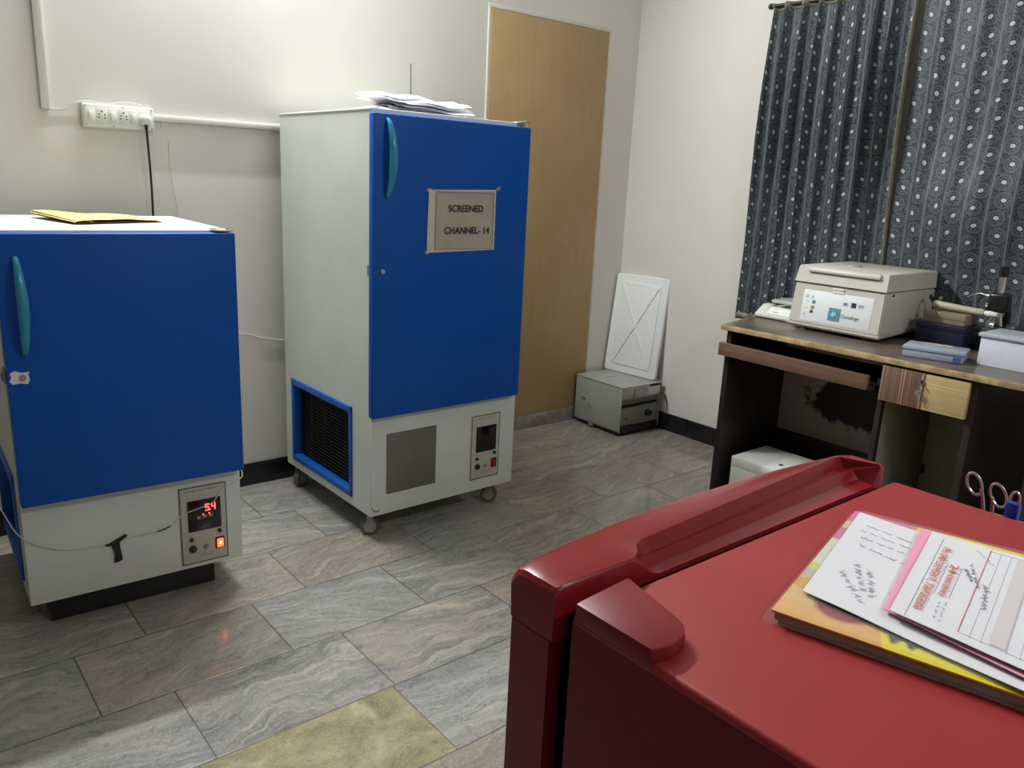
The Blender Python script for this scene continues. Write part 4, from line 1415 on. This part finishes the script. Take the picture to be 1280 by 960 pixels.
# --- clear plastic slide box
pb = thing('plastic_box', 'clear bluish plastic box with a snap lid on the desk, right of the centrifuge', 'box', (-0.630, -1.990, DZ + 0.001), math.radians(-90 + 14))
MB().box(0, 0.196, 0, 0.130, 0, 0.026, 0.004).build('tray', 'clear', pb)
MB().box(-0.003, 0.199, -0.003, 0.133, 0.0262, 0.040, 0.004).build('lid', 'clear', pb)
MB().box(0.165, 0.190, -0.0012, 0.0, 0.004, 0.022).build('sticker', 'clear_blue', pb)
MB().box(0.050, 0.145, 0.085, 0.125, 0.0402, 0.0412).build('lid_label', 'beige', pb)
# --- white lidded box
wb = thing('lidded_box', 'bluish white box with a grey lid at the right end of the desk', 'box', (-0.520, -2.196, DZ), math.radians(-90))
MB().prism([(0.004, 0.004), (0.326, 0.004), (0.326, 0.176), (0.004, 0.176)], 0.0, 0.104, 0.003).build('body', 'pearl', wb)
MB().box(-0.004, 0.334, -0.004, 0.184, 0.100, 0.114, 0.004).build('lid', 'pearl_lid', wb)
# --- navy case with a brown card box on top
nv = thing('dark_case', 'dark navy case behind the clear plastic box on the desk', 'case', (-0.300, -1.880, DZ), math.radians(-90))
MB().box(0, 0.183, 0, 0.15, 0.0, 0.082, 0.004).build('body', 'navy', nv)
MB().box(-0.002, 0.185, -0.002, 0.152, 0.062, 0.089, 0.004).build('lid', 'navy', nv)
tn = thing('card_box', 'flat brown card box lying on the dark navy case', 'box', (-0.285, -1.895, DZ + 0.0895), math.radians(-90))
MB().box(0, 0.155, 0, 0.12, 0.0, 0.030, 0.002).build('tray', 'tan', tn)
MB().box(-0.002, 0.157, -0.002, 0.122, 0.018, 0.042, 0.002).build('lid', 'tan', tn)
# --- beige pipette lying on the card box
pp = thing('pipette', 'thick beige pipette lying on the brown card box beside the microscope', 'pipette')
pa, pc = Vector((-0.225, -1.905, 0.963)), Vector((-0.235, -2.140, 0.955))
dvec = (pc - pa)
q = [pa + dvec * k for k in (0, .3, .72, .8, .9, 1)]
MB().cyl(q[0], q[2], 0.0155, 0.0125).cyl(q[2], q[3], 0.0145, 0.0125).build('barrel', 'beige', pp)
MB().cyl(q[3], q[4], 0.0085, 0.0125).cyl(q[4], q[5], 0.0115, 0.0085).build('tip', 'plastic_ivory', pp)
MB().tube(bez([pa + Vector((0, 0.002, 0)), pa + Vector((0.02, 0.030, 0.018)), pa + Vector((0.06, 0.042, 0.022)), pa + Vector((0.11, 0.035, -0.05))], 8), 0.004, 8).build('lead', 'wire_black', pp)

# --- microscope
mi = thing('microscope', 'small black microscope with chrome eyepiece behind the white lidded box', 'microscope', (-0.17, -2.118, DZ), math.radians(-90))
m = MB()
m.prism([(-0.045, -0.06), (0.05, -0.06), (0.05, 0.02), (0.04, 0.10), (-0.035, 0.10), (-0.048, 0.02)], 0.0, 0.030, 0.006)
m.build('base', 'micro_black', mi)
m = MB()
m.prism([(0.055, 0.025), (0.095, 0.025), (0.085, 0.13), (0.060, 0.19), (0.015, 0.225), (-0.020, 0.225), (-0.030, 0.195), (0.010, 0.180), (0.040, 0.14), (0.055, 0.08)], -0.022, 0.022, 0.005, plane='yz')
m.build('arm', 'micro_black', mi)
m = MB()
m.box(-0.032, 0.032, -0.035, 0.030, 0.150, 0.222, 0.010, 3)
m.build('head', 'micro_black', mi)
et = MB().cyl((0, -0.005, 0.218), (0, -0.014, 0.290), 0.0135, n=20).build('eye_tube', 'chrome', mi)
MB().cyl((0, -0.0135, 0.286), (0, -0.017, 0.322), 0.0165, 0.015, n=20).build('eyepiece', 'micro_black', et)
MB().cyl((0, -0.008, 0.134), (0, -0.008, 0.152), 0.026, n=22).build('turret', 'steel', mi)
for dx, dy in ((-0.012, -0.016), (0.014, -0.004), (0.0, 0.016)):
    MB().cyl((dx, -0.008 + dy, 0.136), (dx * 1.7, -0.008 + dy * 1.7, 0.098), 0.0080, 0.0060, n=14).build('objective', 'chrome', mi)
MB().box(-0.062, 0.062, -0.060, 0.045, 0.078, 0.088, 0.003).build('stage', 'micro_grey', mi)
for s in (-1, 1):
    MB().cyl((s * 0.022, 0.062, 0.085), (s * 0.052, 0.062, 0.085), 0.019, n=20).build('focus_knob', 'steel', mi)
MB().cyl((-0.045, -0.012, 0.205), (-0.031, -0.012, 0.205), 0.012, n=16).cyl((-0.041, -0.012, 0.165), (-0.031, -0.012, 0.165), 0.009, n=16).build('side_knob', 'chrome', mi)
MB().tube(bez([(-0.041, -0.012, 0.205), (-0.075, -0.006, 0.212), (-0.118, 0.0, 0.192)], 6), 0.0015, 6).build('lever', 'steel', mi)

# ================================================================== red fridge in the foreground
FZ = 1.03
FX0, FX1, FYF, FYB = -3.136, -2.588, -2.872, -3.46
rf = thing('red_fridge', 'maroon red household fridge in the foreground, papers on its top', 'fridge', (0, 0, 0))
MB().box(FX0, FX1, FYB, FYF, 0.06, FZ - 0.005, 0.003, 3).build('cabinet', 'red_shaded', rf)
MB().box(FX0, FX1, FYB, FYF, FZ - 0.012, FZ, 0.005, 3).build('top_panel', 'red_top', rf)  # split off to hold the lighter red of the lit top
m = MB()
for x in (FX0 + 0.05, FX1 - 0.05):
    for y in (FYF - 0.05, FYB + 0.05):
        m.cyl((x, y, 0.0), (x, y, 0.062), 0.02, n=16)
m.build('foot', 'black', rf)
MB().box(FX0 + 0.012, FX1 - 0.012, FYF - 0.002, FYF + 0.024, 0.09, FZ - 0.012, 0.002).build('gasket', 'gasket', rf)
# door: bowed slab, seen from above its front edge is a shallow arc
def arc_front(x, depth0, belly):
    q = (x - FX0) / (FX1 + 0.03 - FX0)
    return depth0 + belly * math.sin(PI * max(0, min(1, q))) ** 0.7
DXL, DXR = -3.140, -2.583
def door_ring(z, inset=0.0, back=-2.852):
    pts = []
    N = 22
    for k in range(N + 1):
        q = k / N
        x = DXL + inset + (DXR - DXL - 2 * inset) * q
        bow = 0.023 * math.sin(PI * q) ** 0.65
        y = -2.803 - inset + bow
        pts.append((x, y, z))
    pts.append((DXR - inset, back, z))
    pts.append((DXL + inset, back, z))
    return pts
m = MB()
m.loft([door_ring(0.10), door_ring(0.995)])
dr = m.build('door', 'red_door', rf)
# top cap of the door with the sunk finger grip along its rear edge
def cap_section(q):
    """profile (y,z) across the cap at fraction q of its width"""
    bow = 0.023 * math.sin(PI * q) ** 0.65
    yf = -2.801 + bow
    z0, z1 = 0.9965, 1.047
    yr = -2.858
    g = max(0.0, min(1.0, (q - 0.17) / 0.06))              # grip starts a fifth of the way along
    endr = max(0.0, min(1.0, (0.972 - q) / 0.025))         # and stops short of the far end
    g = g * g * (3 - 2 * g) * endr * endr * (3 - 2 * endr)
    w = 0.024 + 0.024 * max(0, min(1, (q - 0.2) / 0.7))   # how far forward the grip bites
    ya = yr + w * g + 0.001
    # front bottom, front top (chamfer), top, grip steps, rear top, rear bottom
    return [(yf, z0), (yf + 0.002, z1 - 0.016), (yf - 0.006, z1 - 0.004), (yf - 0.016, z1 - 0.0005),
            (max(ya + 0.004, yr + 0.004), z1), (max(ya, yr + 0.0030), z1 - 0.001 * g),
            (yr + (w - 0.008) * g + 0.0022, z1 - 0.0125 * g - 0.0012),
            (yr + (w * 0.58) * g + 0.0015, z1 - 0.0110 * g - 0.0016),
            (yr + (w * 0.42) * g + 0.0010, z1 - 0.0200 * g - 0.0022),
            (yr + 0.0006, z1 - 0.0205 * g - 0.004), (yr, z1 - 0.023 * g - 0.006), (yr, z0)]
rings = []
QS = [0.0, 0.006, 0.02] + [0.05 + 0.90 * k / 44 for k in range(45)] + [0.975, 0.992, 1.0]
for q in QS:
    x = DXL - 0.001 + (DXR - DXL + 0.002) * q
    pr = cap_section(q)
    if q in (0.0, 1.0):
        pr = [(y + (-2.833 - y) * 0.06, 1.0 + (z - 1.0) * 0.88) for y, z in pr]
    elif q in (0.006, 0.992):
        pr = [(y + (-2.833 - y) * 0.02, 1.0 + (z - 1.0) * 0.97) for y, z in pr]
    rings.append([(x, y, z) for y, z in pr])
m = MB(); m.loft(rings)
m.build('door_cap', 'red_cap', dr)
MB().box(DXL + 0.002, DXR - 0.002, -2.85, -2.812, 0.9945, 0.9970).build('cap_seam', 'gasket', dr)
# hinge cover on the left front corner
m = MB()
m.prism([(-3.1375, -2.8765), (-3.068, -2.8705), (-3.083, -2.932), (-3.088, -2.9475), (-3.0995, -2.9585), (-3.120, -2.9625), (-3.1375, -2.9575)], FZ - 0.004, 1.0425, 0.003)
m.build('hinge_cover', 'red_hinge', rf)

# ---- magazine in a clear sleeve
def mag_mat():
    t = NT('magazine_cover')
    s = t.sep(t.coord())
    x, y = s[0], s[1]
    f, _ = t.noise(t.coord(), 60.0, 3.0)
    orange = t.mix(f, c4((0.66, 0.34, 0.085)), c4((0.72, 0.42, 0.14)))
    yellow = c4((0.72, 0.62, 0.02))
    col = t.mix(t.smooth(t.math('SUBTRACT', x, t.math('MULTIPLY', y, -0.3)), 0.083, 0.085), orange, yellow)
    # picture strip along the short left edge
    strip = t.smooth(x, 0.062, 0.060)
    def band(v0, v1, c, col):
        k = t.math('MULTIPLY', t.math('GREATER_THAN', y, v0), t.math('LESS_THAN', y, v1))
        return t.mix(t.math('MULTIPLY', k, strip), col, c4(c))
    col = band(0.236, 0.280, (0.60, 0.17, 0.32), col)
    col = band(0.215, 0.236, (0.62, 0.49, 0.32), col)
    col = band(0.180, 0.215, (0.58, 0.16, 0.31), col)
    col = band(0.112, 0.180, (0.60, 0.62, 0.50), col)
    col = band(0.098, 0.112, (0.58, 0.56, 0.12), col)
    col = band(0.080, 0.098, (0.46, 0.42, 0.40), col)
    col = band(0.030, 0.080, (0.66, 0.44, 0.17), col)
    # a round red picture and a small red fruit
    def disc(cx, cy, r, c, col):
        d = t.math('SQRT', t.math('ADD', t.math('POWER', t.math('SUBTRACT', x, cx), 2.0), t.math('POWER', t.math('SUBTRACT', y, cy), 2.0)))
        return t.mix(t.smooth(d, r, r * 0.88), col, c4(c))
    col = disc(0.046, 0.042, 0.026, (0.45, 0.24, 0.10), col)
    col = disc(0.046, 0.042, 0.0225, (0.27, 0.02, 0.03), col)
    col = disc(0.010, 0.066, 0.0135, (0.62, 0.33, 0.05), col)
    col = disc(0.013, 0.150, 0.0075, (0.60, 0.08, 0.08), col)
    return t.out(col, 0.35)


MAT['magazine'] = mag_mat()
# magazine axes on the fridge top: x along its long bottom edge, y up its short left edge
mo = Vector((-3.0112, -2.9753, FZ + 0.001))
mxd = (Vector((-2.9674, -3.1449, 0)) - Vector((-3.0112, -2.9753, 0))).normalized()
mang = math.atan2(mxd.y, mxd.x)
mg = thing('magazine', 'orange and yellow picture magazine in a clear sleeve on the red fridge', 'magazine', mo, mang)
ML, MW = 0.300, 0.270
MB().box(0.001, ML - 0.006, 0.003, MW - 0.004, 0.0006, 0.0085, 0.002).build('pages', 'envelope_in', mg)
m = MB(); m.sheet(lambda u, v: (-0.001 + (ML - 0.003) * u, 0.001 + (MW - 0.002) * v, 0.0102 + 0.0006 * noise.noise(Vector((u * 4, v * 4, 1)))), 20, 16, 0.0014); m.build('cover', 'magazine', mg)
m = MB(); m.sheet(lambda u, v: (-0.007 + (ML + 0.006) * u, -0.004 + (MW + 0.006) * v, 0.0118 - (0.010 * max(0, 0.03 - u) / 0.03) - (0.010 * max(0, 0.03 - v) / 0.03) + 0.0006 * noise.noise(Vector((u * 9, v * 7, 4)))), 40, 34); m.build('sleeve', 'sleeve', mg)
text('lettering', 'W', 0.030, 'print_navy', mg, Matrix.Translation((0.094, 0.021, 0.0113)), 0.0001, sx=0.9)

# ---- papers lying on it
def quad_sheet(name, mat, parent, P, z, amp, seed, thick=0.0006, nu=18, nv=18, edge=0.0):
    A, B, Cc, D = [Vector((p[0], p[1], 0)) for p in P]
    def f(u, v):
        p = (A * (1 - u) + B * u) * (1 - v) + (D * (1 - u) + Cc * u) * v
        h = amp * (0.5 + 0.5 * noise.noise(Vector((u * 3 + seed, v * 3, seed)))) + edge * (max(0, 0.2 - v) / .2) ** 2
        return (p.x, p.y, z + h)
    m = MB(); m.sheet(f, nu, nv, thick)
    return m.build(name, mat, parent), f


def scribble(m, f, u0, v0, u1, v1, seed, amp=0.010, n=60):
    """a line of loose handwriting: words of joined strokes with gaps between"""
    r = random.Random(seed)
    L = math.hypot(u1 - u0, v1 - v0) or 1
    du, dv = (u1 - u0) / L, (v1 - v0) / L
    q = 0.0
    while q < 1:
        wl = r.uniform(.10, .28)
        pts = []
        k = 0
        ph = r.random() * 6
        while k < wl * n * 1.6 and q < 1:
            o = amp * (0.55 * math.sin(k * 1.25 + ph) + 0.3 * math.sin(k * 0.53 + ph) + r.uniform(-.35, .35)) * (1.8 if r.random() < .1 else 1)
            u = max(0, min(1, u0 + (u1 - u0) * q + dv * o))
            v = max(0, min(1, v0 + (v1 - v0) * q - du * o))
            p = f(u, v)
            pts.append((p[0], p[1], p[2] + 0.0004))
            q += 0.62 / n
            k += 1
        if len(pts) > 3:
            m.tube(pts, 0.00019, 4)
        q += r.uniform(.04, .09)


MAT['ink_blue'] = paper('blue_grey_ink', (0.33, 0.34, 0.47), 0.2)
MAT['ink_faint'] = paper('faint_pencil', (0.50, 0.51, 0.60), 0.2)
MAT['ink_red'] = paper('red_print', (0.62, 0.14, 0.09), 0.15)
MAT['ink_rule'] = paper('grey_rule', (0.44, 0.46, 0.54), 0.1)
MAT['ink_rule_red'] = paper('pink_rule', (0.66, 0.27, 0.27), 0.1)
MAT['tint_band'] = paper('tinted_band', (0.62, 0.58, 0.60), 0.05)

hw = thing('handwritten_page', 'white page covered in faint handwriting lying across the magazine', 'paper')
zb = FZ + 0.0131
pg, fpg = quad_sheet('page', 'paper', hw, [(-2.966, -2.9746), (-2.966, -3.185), (-2.742, -3.150), (-2.7576, -2.9157)], zb, 0.0026, 3)
m = MB()
for k, (a, b, c, d) in enumerate([(0.06, 0.86, 0.30, 0.83), (0.05, 0.78, 0.30, 0.76), (0.07, 0.70, 0.26, 0.69), (0.08, 0.62, 0.30, 0.58), (0.28, 0.93, 0.36, 0.66)]):
    scribble(m, fpg, a, b, c, d, k)
m.build('handwriting', 'ink_blue', pg)
m = MB()
for k, (a, b, c, d) in enumerate([(0.30, 0.30, 0.34, 0.12), (0.12, 0.42, 0.20, 0.20), (0.18, 0.40, 0.24, 0.18), (0.35, 0.85, 0.42, 0.60), (0.08, 0.30, 0.22, 0.10), (0.36, 0.55, 0.44, 0.20)]):
    scribble(m, fpg, a, b, c, d, 20 + k, 0.018)
m.build('pencil_notes', 'ink_faint', pg)

pk = thing('pink_sheet', 'pink sheet showing as a border under the printed form', 'paper')
pks, fpk = quad_sheet('sheet', 'paper_pink', pk, [(-2.9444, -3.0332), (-2.962, -3.232), (-2.722, -3.205), (-2.7534, -2.9770)], zb + 0.0036, 0.0026, 9)

fo = thing('printed_form', 'white printed form with red lettering on top of the pink sheet', 'paper')
fs, ff = quad_sheet('form', 'paper', fo, [(-2.9477, -3.0395), (-2.9510, -3.2295), (-2.7240, -3.1850), (-2.7592, -2.9905)], zb + 0.0070, 0.0024, 14)
FL = 0.19                                   # length of the form; the prints below are placed in metres along it
def fline(name, mat, segs, w, parent):
    m = MB()
    for (u0, v0, u1, v1) in segs:
        pts = [ff((u0 + (u1 - u0) * k / 14) / FL, v0 + (v1 - v0) * k / 14) for k in range(15)]
        m.tube([(p[0], p[1], p[2] + 0.0001) for p in pts], w, 4)
    m.build(name, mat, parent)
fline('ruled_line', 'ink_rule', [(0.0113, 0.01, 0.0113, 0.94)], 0.0004, fs)
fline('ruled_line', 'ink_rule', [(0.0235, 0.30, 0.0235, 0.66)], 0.0003, fs)
fline('ruled_line', 'ink_rule', [(0.0350, 0.31, 0.0350, 0.66)], 0.0003, fs)
fline('margin_rule', 'ink_rule_red', [(0.0500, 0.06, 0.0500, 0.97)], 0.0005, fs)
fline('table_rule', 'ink_faint', [(q, 0.05, q, 0.96) for q in (0.0585, 0.0665, 0.084, 0.093, 0.103)] + [(0.050, 0.06, 0.18, 0.06), (0.050, 0.96, 0.18, 0.96)], 0.00022, fs)
m = MB(); m.sheet(lambda u, v: (lambda p: (p[0], p[1], p[2] + 0.0004))(ff((0.072 + 0.011 * u) / FL, 0.07 + 0.88 * v)), 4, 16); m.build('tinted_band', 'tint_band', fs)
m = MB()
for k, (a, b, c, d) in enumerate([(0.038, 0.66, 0.046, 0.55), (0.040, 0.74, 0.052, 0.50), (0.056, 0.56, 0.062, 0.30)]):
    scribble(m, ff, a / FL, b, c / FL, d, 50 + k, 0.012)
m.build('signature', 'ink_blue', fs)
m = MB()
for k, (a, b, c, d) in enumerate([(0.030, 0.24, 0.031, 0.08), (0.0345, 0.26, 0.0355, 0.06), (0.040, 0.92, 0.056, 0.80)]):
    scribble(m, ff, a / FL, b, c / FL, d, 60 + k, 0.006, 26)
m.build('written_note', 'ink_blue', fs)
def form_text(s, size, u, v0, v1, mat):
    """text running from v0 down to v1 along the form"""
    v = (v0 + v1) / 2
    u /= FL
    p = Vector(ff(u, v)); px = Vector(ff(u, v - 0.1)); py = Vector(ff(u - 0.05, v))
    X = px - p; X.z = 0; X.normalize()
    Z = Vector((0, 0, 1)); Y = Z.cross(X)
    o = text('lettering', s, size, mat, fs, Matrix.Identity(4), 0.0001)
    xs = [w.co.x for w in o.data.vertices]
    L = (Vector(ff(u, v0)) - Vector(ff(u, v1))).length
    mm = Matrix((X, Y, Z)).transposed().to_4x4(); mm.translation = p + Vector((0, 0, 0.0012))
    o.data.transform(mm @ Matrix.Diagonal((L / (max(xs) - min(xs)), 1, 1, 1)))
form_text('Ph: 040-23245217, 7207252502', 0.0092, 0.0175, 0.83, 0.10, 'ink_red')
form_text('24', 0.0098, 0.0290, 0.66, 0.57, 'ink_red')
form_text('HOURS SERVICE', 0.0066, 0.0292, 0.55, 0.30, 'ink_red')

# ---- caddy hooked on the far side of the red fridge, with scissors and a blue pen
cd = thing('side_caddy', 'grey plastic caddy hooked on the side of the red fridge', 'caddy', (-2.588, -3.03, 0.93))
m = MB()
m.box(0.001, 0.004, -0.06, 0.060, 0.0, 0.080, 0.001)
m.box(0.052, 0.055, -0.06, 0.060, 0.0, 0.080, 0.001)
m.box(0.003, 0.053, -0.06, -0.057, 0.0, 0.080, 0.001)
m.box(0.003, 0.053, 0.057, 0.060, 0.0, 0.080, 0.001)
m.box(0.003, 0.053, -0.058, 0.058, 0.0, 0.004, 0.001)
m.build('bin', 'grey_bin', cd)
MB().box(-0.012, 0.004, -0.055, -0.025, 0.0995, 0.103, 0.001).box(0.001, 0.004, -0.055, -0.025, 0.08, 0.1025, 0.001).build('hook', 'grey_bin', cd)
def ring_pts(c, ry, rz, tilt, n=26):
    return [Vector((c[0] + 0.15 * ry * math.sin(a), c[1] + ry * math.cos(a) * math.cos(tilt) - rz * math.sin(a) * math.sin(tilt), c[2] + ry * math.cos(a) * math.sin(tilt) + rz * math.sin(a) * math.cos(tilt))) for a in [2 * PI * k / n for k in range(n)]]
X0 = -2.560
for nm, lab, c, foot in (('surgical_scissors', '', None, None),):
    sz = thing('surgical_scissors', 'steel surgical scissors standing handles up in the caddy beside the red fridge', 'scissors', (0, 0, 0))
    h1 = MB().tube(ring_pts((X0, -2.9525, 1.0465), 0.0078, 0.0132, -0.50), 0.0016, 8, closed=True).tube(bez([(X0, -2.9605, 1.0425), (X0, -2.9635, 1.034), (X0, -2.967, 1.018), (X0 - 0.001, -2.972, 0.99), (X0 - 0.003, -2.982, 0.94)], 6), 0.0022, 8).build('handle', 'steel', sz)
    h2 = MB().tube(ring_pts((X0, -2.9795, 1.0410), 0.0082, 0.0138, -0.50), 0.0016, 8, closed=True).tube(bez([(X0, -2.9735, 1.037), (X0, -2.975, 1.030), (X0, -2.977, 1.015), (X0 + 0.001, -2.979, 0.99), (X0 + 0.003, -2.980, 0.94)], 6), 0.0022, 8).build('handle', 'steel', sz)
bt = thing('blue_clip', 'blue plastic sleeve with a bent steel loop standing right of the scissors', 'clip')
MB().box(-0.006, 0.006, -0.0068, 0.0068, -0.095, 0.0, 0.002, loc=(X0 - 0.004, -2.998, 1.040)).build('sleeve', 'blue_plastic', bt)
MB().tube(bez([(X0 - 0.004, -2.9935, 1.036), (X0 - 0.004, -2.9935, 1.047), (X0 - 0.004, -2.998, 1.0525), (X0 - 0.004, -3.0025, 1.047), (X0 - 0.004, -3.0025, 1.036)], 6), 0.0014, 8).build('loop', 'steel', bt)
